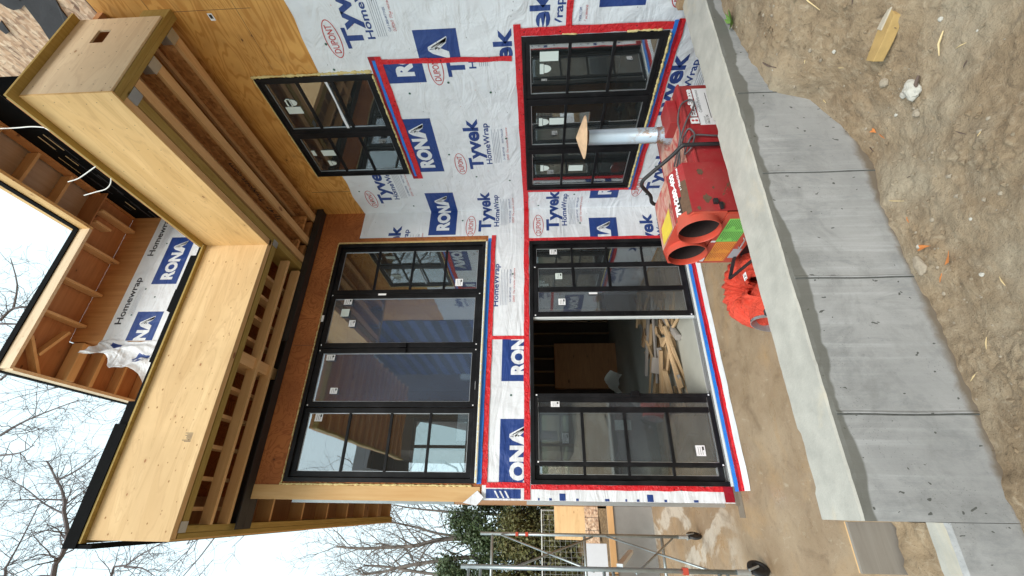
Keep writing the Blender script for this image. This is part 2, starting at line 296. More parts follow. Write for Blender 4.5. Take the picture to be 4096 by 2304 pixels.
M['stone'] = m_plain('white stone', (.52, .51, .46), .8, 0, .3, 18, .7); M['stone_g'] = m_plain('tan stone', (.36, .31, .24), .9, 0, .25, 14, .7)
M['dleaf'] = m_plain('dry orange leaf', (.62, .22, .06), .6, 0, .3, 20)
M['straw'] = m_plain('pale wood splinter', (.70, .55, .30), .7); M['twig'] = m_plain('grey twig', (.12, .085, .07), .8)
M['floor'] = m_plain('dusty concrete floor', (.46, .47, .42), .8, 0, .15, 4, .2)
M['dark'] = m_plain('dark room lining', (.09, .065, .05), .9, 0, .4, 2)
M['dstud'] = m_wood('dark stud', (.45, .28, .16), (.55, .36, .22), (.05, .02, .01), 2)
M['poly'] = m_plain('translucent plastic sheet', (.86, .86, .82), .35, 0, .1, 4, .5)
M['board1'] = m_wood('scrap board tan', (.52, .35, .19), (.68, .50, .30), (.2, .1, .05), 0); M['board2'] = m_wood('scrap board grey', (.34, .32, .30), (.46, .43, .40), (.15, .12, .1), 0)
M['board3'] = m_wood('scrap board brown', (.30, .19, .10), (.42, .28, .16), (.12, .06, .03), 0)
M['formply'] = m_wood('grey form plywood', (.22, .19, .16), (.32, .29, .25), (.12, .1, .08), 0, 30, 3, .01)
M['white_panel'] = m_plain('white foam panel', (.66, .70, .76), .6, 0, .06, 12)
M['fence'] = m_plain('weathered fence wire', (.45, .47, .46), .5, .5)
M['fwood2'] = m_plain('brown board siding', (.10, .065, .04), .8, 0, .3, 2)
M['fwood'] = m_plain('dark fence boards', (.05, .035, .028), .8, 0, .4, 10)
M['grass'] = m_plain('winter lawn', (.12, .12, .05), .9, 0, .4, 2, .5)
M['ins'] = m_plain('tan ceiling board', (.34, .25, .14), .8)

# ------------------------------------------------------------------ helpers: meshes
class MB:
    def __init__(s): s.v = []; s.f = []; s.mi = []; s.mats = []
    def mat(s, k):
        if k not in s.mats: s.mats.append(k)
        return s.mats.index(k)
    def add(s, vs, fs, k):
        o = len(s.v); s.v += [tuple(v) for v in vs]; i = s.mat(k)
        for f in fs: s.f.append([o+a for a in f]); s.mi.append(i)
    def box(s, x0, x1, y0, y1, z0, z1, k, Mx=None):
        vs = [Vector((x, y, z)) for x in (x0, x1) for y in (y0, y1) for z in (z0, z1)]
        if Mx: vs = [Mx @ v for v in vs]
        s.add(vs, [(0, 1, 3, 2), (4, 6, 7, 5), (0, 4, 5, 1), (2, 3, 7, 6), (0, 2, 6, 4), (1, 5, 7, 3)], k)
    def tube(s, pts, r, k, n=8, caps=True, closed=False):
        pts = [Vector(p) for p in pts]; rs = r if isinstance(r, (list, tuple)) else [r]*len(pts)
        vs = []; L = len(pts); u = None
        for i, p in enumerate(pts):
            a = pts[i-1] if (i > 0 or closed) else p; b = pts[(i+1) % L] if (i < L-1 or closed) else p
            t = (b-a).normalized()
            if u is None: u = t.orthogonal().normalized()
            u = (u - t*u.dot(t)); u = u.normalized() if u.length > 1e-6 else t.orthogonal().normalized()
            w_ = t.cross(u)
            for j in range(n):
                an = 2*math.pi*j/n; vs.append(p + (u*math.cos(an) + w_*math.sin(an))*rs[i])
        fs = []
        for i in range(L if closed else L-1):
            for j in range(n):
                a = i*n+j; b = i*n+(j+1) % n; c = ((i+1) % L)*n+(j+1) % n; d = ((i+1) % L)*n+j; fs.append((a, b, c, d))
        if caps and not closed: fs += [tuple(range(n))[::-1], tuple((L-1)*n+j for j in range(n))]
        s.add(vs, fs, k)
    def lathe(s, c, prof, k, n=24, axis='z'):
        vs = []; c = Vector(c)
        for (r, h) in prof:
            for j in range(n):
                a = 2*math.pi*j/n; x, y = r*math.cos(a), r*math.sin(a)
                vs.append(c + (Vector((x, y, h)) if axis == 'z' else Vector((h, x, y)) if axis == 'x' else Vector((x, h, y))))
        fs = []
        for i in range(len(prof)-1):
            for j in range(n): fs.append((i*n+j, i*n+(j+1) % n, (i+1)*n+(j+1) % n, (i+1)*n+j))
        s.add(vs, fs, k)
    def prism(s, poly, a0, a1, k, axis='x', ktop=None):
        """poly: 2D points; extruded along axis"""
        def P(p, a): return {'x': (a, p[0], p[1]), 'y': (p[0], a, p[1]), 'z': (p[0], p[1], a)}[axis]
        n = len(poly); vs = [P(p, a0) for p in poly] + [P(p, a1) for p in poly]
        s.add(vs, [tuple(range(n))[::-1], tuple(range(n, 2*n))] + [(i, (i+1) % n, n+(i+1) % n, n+i) for i in range(n)], k)
    def sheet(s, pts, k): s.add(pts, [tuple(range(len(pts)))], k)
    def build(s, name, parent=None, origin=None, smooth=False, bevel=0):
        o0 = Vector(origin) if origin is not None else Vector((0, 0, 0))
        base = parent_world(parent) if parent else Vector((0, 0, 0))
        me = bpy.data.meshes.new(name)
        me.from_pydata([(v[0]-o0[0]-base[0], v[1]-o0[1]-base[1], v[2]-o0[2]-base[2]) for v in s.v] if not parent else
                       [(v[0]-base[0], v[1]-base[1], v[2]-base[2]) for v in s.v], [], s.f)
        for k in s.mats: me.materials.append(M[k])
        me.polygons.foreach_set('material_index', s.mi)
        if smooth: me.polygons.foreach_set('use_smooth', [True]*len(me.polygons))
        me.update()
        bm = bmesh.new(); bm.from_mesh(me); bmesh.ops.recalc_face_normals(bm, faces=bm.faces); bm.to_mesh(me); bm.free()
        o = bpy.data.objects.new(name, me); C.objects.link(o)
        if parent: o.parent = parent
        else: o.location = o0
        if bevel:
            b = o.modifiers.new('bevel', 'BEVEL'); b.width = bevel; b.segments = 2; b.limit_method = 'ANGLE'
        return o
WORLD = {}
def parent_world(o):
    v = Vector((0, 0, 0))
    while o: v += o.location; o = o.parent
    return v
def tag(o, label=None, cat=None, group=None, kind=None):
    for k, v in (('label', label), ('category', cat), ('group', group), ('kind', kind)):
        if v: o[k] = v
    return o
def thing(name, loc, label, cat, group=None):
    o = bpy.data.objects.new(name, None); o.location = loc; o.empty_display_size = .1; C.objects.link(o)
    return tag(o, label, cat, group)
def smooth_pts(pts, n=6):
    pts = [Vector(p) for p in pts]; out = []
    for i in range(len(pts)-1):
        p0 = pts[max(i-1, 0)]; p1 = pts[i]; p2 = pts[i+1]; p3 = pts[min(i+2, len(pts)-1)]
        for j in range(n):
            t = j/n
            out.append(.5*((2*p1) + (p2-p0)*t + (2*p0-5*p1+4*p2-p3)*t*t + (3*p1-p0-3*p2+p3)*t**3))
    out.append(pts[-1]); return out

# ================================================================== SETTING
ZT = .85
def yb(x): return -3.01 - .024*(x+4.33)
def yf(x): return -3.32 - .035*(x+4.33)
def vnoise(x, y, s=1.0, seed=0):
    from mathutils import noise
    return noise.noise(Vector((x*s+seed*7.1, y*s-seed*3.3, seed*1.7)))
CT = [(-12, .30), (-6, .27), (-4.38, .216), (-3.88, .17), (-3.74, .176), (-3.43, .169), (-3.15, .194), (-2.68, .194), (-2.375, .137), (-2.08, .204), (-1.78, .361), (-1.69, .60), (-1.33, .656), (-.97, .721), (0, .78), (8, .8)]
def contact(x):
    for (a, za), (b, zb) in zip(CT, CT[1:]):
        if a <= x <= b: return za + (zb-za)*(x-a)/(b-a)
    return .3
def smooth_contact(x, d):
    w_ = min(.35, d*.7); n = 5
    return sum(contact(x+w_*(i/(n-1)*2-1)) for i in range(n))/n
def gz(x, y):
    d = max(0, yf(x)-y)
    from mathutils import noise
    z = smooth_contact(x, d) + .10*d
    v = Vector((x, y, 0))
    amp = min(1, d*4+.15); z += .020*noise.noise(Vector((x*7, 3, 0))) + .014*noise.noise(Vector((x*19, 8, 0))) if d < .25 else 0
    if d < .25: z -= (.020*noise.noise(Vector((x*7, 3, 0))) + .014*noise.noise(Vector((x*19, 8, 0))))*(d/.25)
    z += amp*(.035*noise.noise(v*1.6) + .016*noise.noise(v*5) + .009*noise.noise(v*13) + .005*noise.noise(v*29) + .004*noise.noise(v*60))
    k2 = noise.noise(v*3.1+Vector((5, 2, 0)))
    if k2 > .10: z += amp*(.026*abs(noise.noise(v*20))+.022*abs(noise.noise(v*44))+.010*abs(noise.noise(v*90)))*min(1, (k2-.10)*5)
    c = noise.noise(v*8.5)
    if c > .40: z += amp*.03*(c-.40)
    return z
b = MB(); nx = 560; ny = 200
xs = [-5.4+ (i/nx)*5.8 for i in range(nx+1)]; ds = [-.05 + 2.6*(j/ny)**1.45 for j in range(ny+1)]
vs = [(x, yf(x)-d, gz(x, yf(x)-d)) for d in ds for x in xs]
b.add(vs, [(j*(nx+1)+i, j*(nx+1)+i+1, (j+1)*(nx+1)+i+1, (j+1)*(nx+1)+i) for j in range(ny) for i in range(nx)], 'dirt')
# coarse continuation of the same ground to the left, right and behind the camera
def coarse(x0, x1, d0, d1, n1, n2):
    vs = []
    for j in range(n2+1):
        for i in range(n1+1):
            x = x0+(x1-x0)*i/n1; d = d0+(d1-d0)*j/n2; z = gz(x, yf(x)-d) if d < 6 else .8
            vs.append((x, yf(x)-d, min(z, .9)))
    b.add(vs, [(j*(n1+1)+i, j*(n1+1)+i+1, (j+1)*(n1+1)+i+1, (j+1)*(n1+1)+i) for j in range(n2) for i in range(n1)], 'dirt')
coarse(-5.4, .4, 2.55, 60, 12, 40); coarse(-60, -5.4, -.05, 60, 20, 40); coarse(.4, 40, -.05, 60, 14, 40)
tag(b.build('ground', smooth=True), kind='structure')
b = MB(); b.sheet([(-60, -3.25, 0), (.3, -3.0, 0), (.3, 4.3, 0), (-60, 4.3, 0)], 'patio'); tag(b.build('patio'), kind='structure')
b = MB(); b.sheet([(-300, -300, -.3), (300, -300, -.3), (300, 300, -.3), (-300, 300, -.3)], 'grass'); tag(b.build('lawn'), kind='structure')
# bank behind
b = MB(); vs = []; NX, NY = 90, 60
for j in range(NY+1):
    for i in range(NX+1):
        x = -20+24*i/NX; y = 4.35 + 30*(j/NY)**2
        z = .72 + min(.75, (y-4.35)*.22) + .10*vnoise(x, y, 2.5) + .05*vnoise(x, y, 7, 2)
        vs.append((x, y, z))
b.add(vs, [(j*(NX+1)+i, j*(NX+1)+i+1, (j+1)*(NX+1)+i+1, (j+1)*(NX+1)+i) for j in range(NY) for i in range(NX) if not (vs[j*(NX+1)+i+1][0] > -4.2 and vs[j*(NX+1)+i][1] < 8.1)], 'soil')
tag(b.build('hillside', smooth=True), kind='structure')

# ------------------------------------------------------------------ retaining wall near the camera
rw = thing('retaining_wall', (-2.2, -3.2, 0), 'long grey poured concrete retaining wall with pale top and wet stains, nearest the camera', 'wall')
b = MB(); n1 = 150
random.seed(4)
top = []; 
for i in range(n1+1):
    x = -4.335 + 4.335*i/n1
    eb = .006*vnoise(x, 0, 6) + .004*vnoise(x, 0, 22, 3); ef = .006*vnoise(x, 3, 6) + .005*vnoise(x, 1, 26, 5)
    if vnoise(x, 9, 3.1, 8) > .38: eb -= .022
    top.append((x, yb(x)+eb, yf(x)+ef))
rows = []
for x, a, c in top:
    rows.append([(x, yb(x), -.1), (x, yb(x)-.001, .55), (x, a-.004, ZT-.012), (x, a-.012, ZT+.002), (x, (a*2+c)/3, ZT+.004*vnoise(x, 5, 5)), (x, (a+2*c)/3, ZT+.004*vnoise(x, 6, 5)), (x, c+.010, ZT), (x, c+.002, ZT-.010), (x, yf(x), ZT-.03), (x, yf(x), -.1)])
vs = [p for r_ in rows for p in r_]; k = 10
fs_top = []; fs_side = []
for i in range(n1):
    for j in range(k-1):
        f = (i*k+j, (i+1)*k+j, (i+1)*k+j+1, i*k+j+1)
        (fs_top if 2 <= j <= 6 else fs_side).append(f)
o0 = len(b.v); b.add(vs, fs_top, 'conctop'); b.f += [[a for a in f] for f in fs_side]; b.mi += [b.mat('conc')]*len(fs_side)
b.f.append(list(range(k))); b.mi.append(b.mat('conc')); b.f.append([n1*k+j for j in range(k)][::-1]); b.mi.append(b.mat('conc'))
b.build('wall_body', rw)
b = MB(); x0, x1 = -9.0, -4.337  # lower step
NS = 60; vs = []
for i in range(NS+1):
    x = x1 - (x1-x0)*(i/NS)**1.5
    e = .012*vnoise(x, 2, 7) + .008*vnoise(x, 2, 20)
    vs += [(x, yf(x)+.15+.03*vnoise(x, 4, 6), .46), (x, yf(x)+.12+.02*vnoise(x, 4, 9), .50), (x, yf(x)+.015+e, .505), (x, yf(x), .49), (x, yf(x), -.1)]
fs = [(i*5+j, (i+1)*5+j, (i+1)*5+j+1, i*5+j+1) for i in range(NS) for j in range(4)]
b.add(vs, [f for q, f in enumerate(fs) if q % 4 < 2], 'conctop'); o = len(vs)
b.f += [list(f) for q, f in enumerate(fs) if q % 4 >= 2]; b.mi += [b.mat('conc')]*(NS*2)
b.box(-9, -4.337, -3.19, -3.015, -.1, .44, 'conc')
b.build('lower_step', rw)
b = MB()  # form joints: thin ridges on the face
for x in (-2.415, -3.155, -3.885, -1.70):
    for q, dx in enumerate((0, .010)):
        pts = [(x+dx+.002*math.sin(t*9), yf(x)-.001, .1+t*(ZT-.13)) for t in [i/14 for i in range(15)]]
        b.tube(pts, .0045 if q != 1 else .006, 'seam' if q != 1 else 'conc', 5)
b.build('form_seam', rw)
b = MB(); b.box(-4.56, -4.343, -3.0, -2.982, .44, .722, 'formply'); b.box(-4.56, -4.343, -2.9815, -2.966, .44, .718, 'lumber')
tag(b.build('form_board', origin=(-4.45, -2.99, .44)), 'grey plywood form board on edge beyond the cut end of the retaining wall', 'board')
# rubble on the lower step
b = MB(); vs = []; NN = 34
for j in range(NN+1):
    for i in range(NN+1):
        x = -4.34 - .9*i/NN; y = -3.02 - .19*j/NN
        vs.append((x, y, .475 + .05*(1-j/NN) + .025*vnoise(x, y, 12) + .018*vnoise(x, y, 34, 2) - .02*(j/NN)))
b.add(vs, [(j*(NN+1)+i, j*(NN+1)+i+1, (j+1)*(NN+1)+i+1, (j+1)*(NN+1)+i) for j in range(NN) for i in range(NN)], 'dirt')
tag(b.build('rubble', smooth=True), 'loose dirt and crumbs between the form board and the low concrete step', 'rubble', kind='stuff')

# ------------------------------------------------------------------ far concrete wall
b = MB(); b.box(-30, -4.225, 4.25, 4.5, -.1, .87, 'conc2'); o = b.build('concrete_wall', origin=(-8, 4.37, 0), bevel=.006)
tag(o, 'low smooth grey concrete wall across the far side of the muddy patio', 'wall')
b = MB(); b.box(-30, -4.225, 4.22, 4.249, .78, .90, 'lumber'); tag(b.build('top_board', origin=(-8, 4.23, .8)), 'pale wooden strip along the top of the low far concrete wall', 'board')

# ================================================================== HOUSE
house = thing('house', (-2.1, 0, 0), 'half built two storey house with white printed wrap, plywood and black framed windows', 'house')
def cells(rect, holes, P, th, k, pred=None, extra=()):
    """flat wall (rect minus holes) turned into one solid plate; P(s,z,d) -> world"""
    s0, s1, z0, z1 = rect
    ss = sorted({s0, s1, *[h[0] for h in holes], *[h[1] for h in holes], *[e for e in extra]}); zs = sorted({z0, z1, *[h[2] for h in holes], *[h[3] for h in holes]})
    ss = [a for a in ss if s0 <= a <= s1]; zs = [a for a in zs if z0 <= a <= z1]
    bm = bmesh.new(); V = {}
    def gv(a, c):
        if (a, c) not in V: V[(a, c)] = bm.verts.new(P(a, c, 0))
        return V[(a, c)]
    fs = []
    for a, a2 in zip(ss, ss[1:]):
        for c, c2 in zip(zs, zs[1:]):
            cx, cz = (a+a2)/2, (c+c2)/2
            if any(h[0] < cx < h[1] and h[2] < cz < h[3] for h in holes): continue
            fs.append(bm.faces.new([gv(a, c), gv(a2, c), gv(a2, c2), gv(a, c2)]))
    ext = bmesh.ops.extrude_face_region(bm, geom=fs)
    off = Vector(P(0, 0, -th)) - Vector(P(0, 0, 0))
    for g in ext['geom']:
        if isinstance(g, bmesh.types.BMVert): g.co += off
    bm.verts.index_update()
    bm.verts.ensure_lookup_table()
    vs = [tuple(v.co) for v in bm.verts]; ff = [tuple(v.index for v in f.verts) for f in bm.faces]
    bm.free(); return vs, ff
PA = lambda s, z, d: (s, -d, z)          # wall with the patio doors
PB = lambda s, z, d: (-d, -s, z)         # wing wall on the right
PU = lambda s, z, d: (s, .4-d, z)
DU = (-4.047, -.62, 3.02, 5.36); DL = (-4.047, -.63, .05, 2.35)
WU = (.908, 2.50, 4.06, 5.43); WL = (.486, 2.836, .87, 2.37)
def add_cells(b, *a, k='ply_wall', **kw):
    vs, ff = cells(*a, k, **kw); b.add(vs, ff, k)
b = MB(); add_cells(b, (-4.22, 0, -.1, 6.49), [DU, DL], PA, .14, k='ply_shaded')
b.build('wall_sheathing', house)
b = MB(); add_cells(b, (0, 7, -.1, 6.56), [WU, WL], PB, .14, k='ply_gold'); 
b.build('wall_sheathing', house)
b = MB(); add_cells(b, (2.66, 7, 6.57, 10.2), [], PB, .14, k='osb'); b.box(0, .14, -7, -2.66, 6.561, 6.569, 'felt'); b.build('chipboard_wall', house)
b = MB(); vs, ff = cells((.141, 7.04, -.1, 5.78), [(1.6, 3.4, .9, 2.2)], lambda s, z, d: (-4.22-d, s, z), .14, 'ply_dark'); b.add(vs, ff, 'ply_dark'); b.build('wall_sheathing', house)  # unseen opening added here to let daylight into the lower room
b = MB(); b.box(-4.24, -4.08, -.012, -.001, 2.95, 5.77, 'lumber_z'); b.build('corner_stud', house, bevel=.003)
b = MB(); b.box(-4.27, -4.241, -.004, .06, 3.25, 5.2, 'tube'); b.box(-4.26, -4.222, .0, .10, .16, 2.40, 'alu'); b.build('corner_flashing', house)
b = MB(); b.box(-.617, -.575, -.012, -.001, 3.02, 5.38, 'lumber_z'); b.build('jamb_strip', house)
b = MB(); b.box(-4.24, .0, -.03, -.001, -.1, .045, 'conc'); b.box(-4.36, -4.05, -.10, .05, -.05, .006, 'conc'); b.build('foundation', house)
# plywood seams on the wall
for bx in ((-.002, .0, -3.2515, -3.2485, 5.0, 6.0), (-.002, .0, -.553, -.547, 5.1, 5.7), (-.002, .0, -3.5, -2.6, 5.149, 5.151), (-.002, .0, -4, -2.3, 6.0185, 6.0215), (-2.30, -2.295, -.002, 0, 5.37, 5.7)):
    b = MB(); b.box(*bx, 'rust'); b.build('board_joint', house)

# ---------------- house wrap with its printing
def in_wrap(s, z):
    if s >= 0:
        if z < .02: return False
        if WU[0]-.0 < s < WU[1] and z > WU[2]-.02: return False
        if WL[0] < s < WL[1] and WL[2] < z < WL[3]: return False
        return z < (4.62 if s > 1.7 else 5.06)
    if s < -.62 and 2.93 < z: return False
    if s < -.50 and z > 2.99: return False
    if DL[0] < s < DL[1] and z < DL[3]: return False
    return -.03 < z < 5.05 and s > -4.22
HOLES = [WU, WL, DU, DL]
def map_s(s, z, d):
    return PA(s, z, d) if s < 0 else PB(s, z, d)
wb = MB()
def grid_plate(s0, s1, z0, z1, d, k, step=.25, pred=in_wrap, mapf=map_s, cuts_s=(), cuts_z=()):
    ss = sorted({s0, s1, *[c for c in cuts_s if s0 < c < s1]}); zs = sorted({z0, z1, *[c for c in cuts_z if z0 < c < z1]})
    V = {}; vs = []; fs = []
    for a, a2 in zip(ss, ss[1:]):
        for c, c2 in zip(zs, zs[1:]):
            if not pred((a+a2)/2, (c+c2)/2): continue
            q = []
            for (p, r_) in ((a, c), (a2, c), (a2, c2), (a, c2)):
                if (p, r_) not in V: V[(p, r_)] = len(vs); vs.append((p, r_))
                q.append(V[(p, r_)])
            fs.append(q)
    def mp(p):
        return mapf(p[0] if abs(p[0]) > 1e-9 else (1e-6 if s0 >= 0 else -1e-6), p[1], d)
    wb.add([mp(p) for p in vs], fs, k)
CS = [-4.22, DU[0], -.62, -.63, -.5, 0, .486, .908, 1.7, 2.5, 2.836]; CZ = [-.03, .02, .05, .87, 2.35, 2.37, 2.93, 2.99, 4.04, 4.62, 5.05, 5.06]
grid_plate(-4.22, 0, -.03, 5.05, .004, 'wrap', cuts_s=CS, cuts_z=CZ); grid_plate(0, 7, .02, 5.06, .004, 'wrap', cuts_s=CS, cuts_z=CZ)
# wavy torn top edge of the wrap
for s0, s1, z, amp in ((1.72, 7, 4.62, .03), (.0, .9, 5.06, .03), (-.5, 0, 5.05, .015)):
    n_ = 26; vs = []
    for i in range(n_+1):
        s = s0+(s1-s0)*i/n_; vs += [map_s(s if s else 1e-6, z-.01, .0045), map_s(s if s else 1e-6, z+amp*(.6+vnoise(s, z, 3.3)), .006+.006*abs(vnoise(s, 4, 4)))]
    wb.add(vs, [(2*i, 2*i+2, 2*i+3, 2*i+1) for i in range(n_)], 'wrap')
# text engine
def text_tris(txt, offset=0.0, shear=0.0, res=3):
    cu = bpy.data.curves.new('t', 'FONT'); cu.body = txt; cu.offset = offset; cu.shear = shear; cu.resolution_u = res; cu.size = 1
    ob = bpy.data.objects.new('t', cu); C.objects.link(ob)
    dg = bpy.context.evaluated_depsgraph_get(); me = bpy.data.meshes.new_from_object(ob.evaluated_get(dg))
    vs = [(v.co.x, v.co.y) for v in me.vertices]; fs = [tuple(p.vertices) for p in me.polygons]
    C.objects.unlink(ob); bpy.data.objects.remove(ob); bpy.data.curves.remove(cu); bpy.data.meshes.remove(me)
    return vs, fs
TC = {}
def get_text(txt, offset=0.0, shear=0.0):
    key = (txt, offset, shear)
    if key not in TC:
        vs, fs = text_tris(txt, offset, shear); x0 = min(v[0] for v in vs); x1 = max(v[0] for v in vs)
        cv, _ = text_tris('H', offset); y0 = min(v[1] for v in cv); h = max(v[1] for v in cv)-y0
        TC[key] = ([((v[0]-x0)/(x1-x0), (v[1]-y0)/h) for v in vs], fs)
    return TC[key]
CUT_S = [-4.2, DU[0]-.003, -2.21, -.617, -.5, 0, .44, .486, .908, 2.5, 2.605, 2.636, 2.836]
CUT_Z = [.02, .845, .87, 2.35, 2.37, 2.43, 2.865, 3.015, 3.9, 4.06, 4.6, 5.04]
def emit(vs, fs, d, k, keep, mapf=map_s, cs=CUT_S, cz=CUT_Z, target=None):
    """2-D polygons in (s,z), cut along the given lines, kept where keep() says, mapped to the wall"""
    target = target or wb
    bm = bmesh.new(); bv = [bm.verts.new((p[0], p[1], 0)) for p in vs]
    for f in fs:
        try: bm.faces.new([bv[i] for i in f])
        except ValueError: pass
    s0 = min(p[0] for p in vs); s1 = max(p[0] for p in vs); z0 = min(p[1] for p in vs); z1 = max(p[1] for p in vs)
    for c in cs:
        if s0 < c < s1: bmesh.ops.bisect_plane(bm, geom=bm.verts[:]+bm.edges[:]+bm.faces[:], plane_co=(c, 0, 0), plane_no=(1, 0, 0), dist=1e-6)
    for c in cz:
        if z0 < c < z1: bmesh.ops.bisect_plane(bm, geom=bm.verts[:]+bm.edges[:]+bm.faces[:], plane_co=(0, c, 0), plane_no=(0, 1, 0), dist=1e-6)
    for f in bm.faces:
        c = f.calc_center_median()
        if not keep(c.x, c.y): continue
        sg = 1 if c.x >= 0 else -1
        pts = []
        for v in f.verts:
            s = v.co.x
            if sg > 0: s = max(s, 1e-6)
            else: s = min(s, -1e-6) if mapf is map_s else s
            pts.append(mapf(s, v.co.y, d))
        target.add(pts, [tuple(range(len(pts)))], k)
    bm.free()
def put_text(txt, s0, z0, s1, z1, k='blue', off=.02, shear=0, keep=in_wrap, d=.0065, **kw):
    vs, fs = get_text(txt, off, shear)
    emit([(s0+(s1-s0)*x, z0+(z1-z0)*y) for x, y in vs], fs, d, k, keep, **kw)
def put_rect(s0, z0, s1, z1, k, d=.0058, keep=in_wrap, **kw): emit([(s0, z0), (s1, z0), (s1, z1), (s0, z1)], [(0, 1, 2, 3)], d, k, keep, **kw)
def rona(s0, z0, L=.937, H=.44, keep=in_wrap, mapf=map_s, **kw):
    kw = dict(keep=keep, mapf=mapf, **kw)
    put_rect(s0, z0, s0+L, z0+H, 'blue', .0058, **kw)
    a, c = z0+H*.25, z0+H*.72
    vs, fs = get_text('RON', .055)
    emit([(s0+L*(.09+.57*x), a+(c-a)*y) for x, y in vs], fs, .0075, 'wrap', **kw)
    u = lambda x, y: (s0+L*(.655+.26*x), a+(c-a)*1.04*y)
    emit([u(0, 0), u(.34, 0), u(.56, .52), u(.42, 1), u(.26, .80)], [(0, 1, 2, 3, 4)], .0078, 'wrap', **kw)
    for q in range(4):
        t = q*.15
        emit([u(.42+.0*t, 1-t*1.1), u(.58-.02*q, 1-t*1.1-.02), u(1.02-t*.35, .0+.02*q), u(.90-t*.35, .0+.02*q)], [(0, 1, 2, 3)], .0078, 'wrap', **kw)
def oval(s0, zc, L=.41, H=.165, keep=in_wrap, mapf=map_s):
    n_ = 40; cx = s0+L/2; o = []; i_ = []
    for j in range(n_):
        a = 2*math.pi*j/n_; o.append((cx+L/2*math.cos(a), zc+H/2*math.sin(a))); i_.append((cx+(L/2-.010)*math.cos(a), zc+(H/2-.010)*math.sin(a)))
    emit(o+i_, [(j, (j+1) % n_, n_+(j+1) % n_, n_+j) for j in range(n_)], .0065, 'redprint', keep, mapf=mapf)
    put_text('DUPONT', s0+.055, zc-.036, s0+L-.055, zc+.036, 'redprint', .012, keep=keep, mapf=mapf)
def tyset(s0, z0, keep=in_wrap, ov=True):
    if ov: oval(s0-.10, z0+.325, keep=keep)
    put_text('Tyvek', s0, z0, s0+.875, z0+.20, 'blue', .035, keep=keep)
    put_text('HomeWrap', s0+.09, z0-.125, s0+.80, z0-.045, 'blue', .02, keep=keep)
    for q in range(5): put_rect(s0+.11, z0-.165-.022*q, s0+.70-.05*(q % 2), z0-.160-.022*q, 'greyprint', .0062, keep=keep)
    put_text('Call 1-800-44TYVEK', s0+.16, z0-.31, s0+.40, z0-.285, 'blue', 0, keep=keep); put_text('WWW.TYVEK.COM', s0+.46, z0-.31, s0+.70, z0-.285, 'blue', 0, keep=keep)
    put_text('DUPONT', s0+.16, z0-.365, s0+.27, z0-.335, 'redprint', 0, keep=keep)
    put_text('The miracles of science', s0+.29, z0-.365, s0+.72, z0-.338, 'redprint', 0, .3, keep=keep)
def K(f): return lambda s, z: in_wrap(s, z) and f(s, z)
right_sheet = K(lambda s, z: s > 2.636)
left_sheet = K(lambda s, z: s < 2.605 or z > 3.9 and s < 2.6)
rona(.929, 3.548, keep=left_sheet); rona(2.023, 3.03, keep=right_sheet, H=.45); rona(2.367, 3.463, keep=K(lambda s, z: s < 2.605 and z < 3.9))
rona(-.47, 3.515, keep=K(lambda s, z: s > -.5)); rona(-1.14, .98, keep=K(lambda s, z: s > -.617), H=.43)
rona(.245, .98, keep=K(lambda s, z: s < .44), H=.43); rona(3.09, 1.17); rona(3.09, 5.5)
rona(-2.816, 2.29, keep=K(lambda s, z: s < -2.21 and z > 2.43)); rona(-4.235, 2.29, keep=K(lambda s, z: z > 2.43 and s > -4.03))
put_rect(-4.20, 2.47, -4.10, 2.88, 'blue')
for q in range(3): emit([(-4.195, 2.60+.06*q), (-4.195, 2.62+.06*q), (-4.12, 2.665+.06*q), (-4.12, 2.645+.06*q)], [(0, 1, 2, 3)], .0078, 'wrap', in_wrap)
tyset(2.80, 4.0, right_sheet); tyset(.957, 2.965, left_sheet); tyset(.25, 4.50, K(lambda s, z: s < .90)); tyset(-.42, 2.955, K(lambda s, z: s > -.617))
tyset(-.43, 1.88, K(lambda s, z: s > -.617 and (s < .44 or z < .8))); tyset(2.42, 3.0, K(lambda s, z: s < 2.605)); tyset(2.06, 2.47, K(lambda s, z: s > 2.636 and z > 2.43))
tyset(.36, .39, K(lambda s, z: z < .79 or s < .44)); tyset(1.70, .59, K(lambda s, z: z < .79), False)
tyset(-1.15, 4.40, K(lambda s, z: s > -.5)); tyset(-1.02, .43, K(lambda s, z: s > -.617)); tyset(-1.82, 2.93, K(lambda s, z: z < 2.865 and -2.1 < s < -.617 and z > 2.43))
tyset(2.40, 2.08, K(lambda s, z: s > 2.97)); oval(3.05, .87); tyset(.36, 1.2, K(lambda s, z: False))
# sideways strip left of the lower door: cut-off tops of letters
for z0, pts in ((1.95, 1), (.95, 1)):
    for dz, hh in ((0, .07), (.16, .03), (.30, .02), (-.15, .03), (-.5, .05)):
        put_rect(-4.215, z0+dz, -4.19+ (.05 if dz == .0 else 0), z0+dz+hh, 'blue', keep=lambda s, z: True)
random.seed(11)
dots = [(2.86, 4.42), (2.57, 4.46), (2.23, 3.70), (2.35, 3.22), (1.25, 3.42), (.80, 3.1), (1.5, 2.62), (.55, 4.95), (.3, 4.82), (.17, 4.2), (2.9, 2.05), (-.2, 3.42), (.2, 2.85), (.1, 2.2), (.35, 1.65), (-.3, 1.55), (.7, 2.62), (2.2, 2.75), (-1.2, 2.6), (-3.0, 2.6), (.9, .55), (1.6, .3), (.3, .55)]
for s, z in dots:
    emit([(s+.014*math.cos(a*math.pi/5), z+.014*math.sin(a*math.pi/5)) for a in range(10)], [tuple(range(10))], .0082, 'dot', in_wrap)
for q in range(150):
    s = random.uniform(-.6, 3.4); z = random.uniform(.3, 4.9)
    if q % 5: emit([(s, z), (s+.012, z), (s+.012, z+.004), (s, z+.004)], [(0, 1, 2, 3)], .0082, 'blackprint' if q % 3 else 'redprint', in_wrap)
wrap_o = wb.build('house_wrap', house)
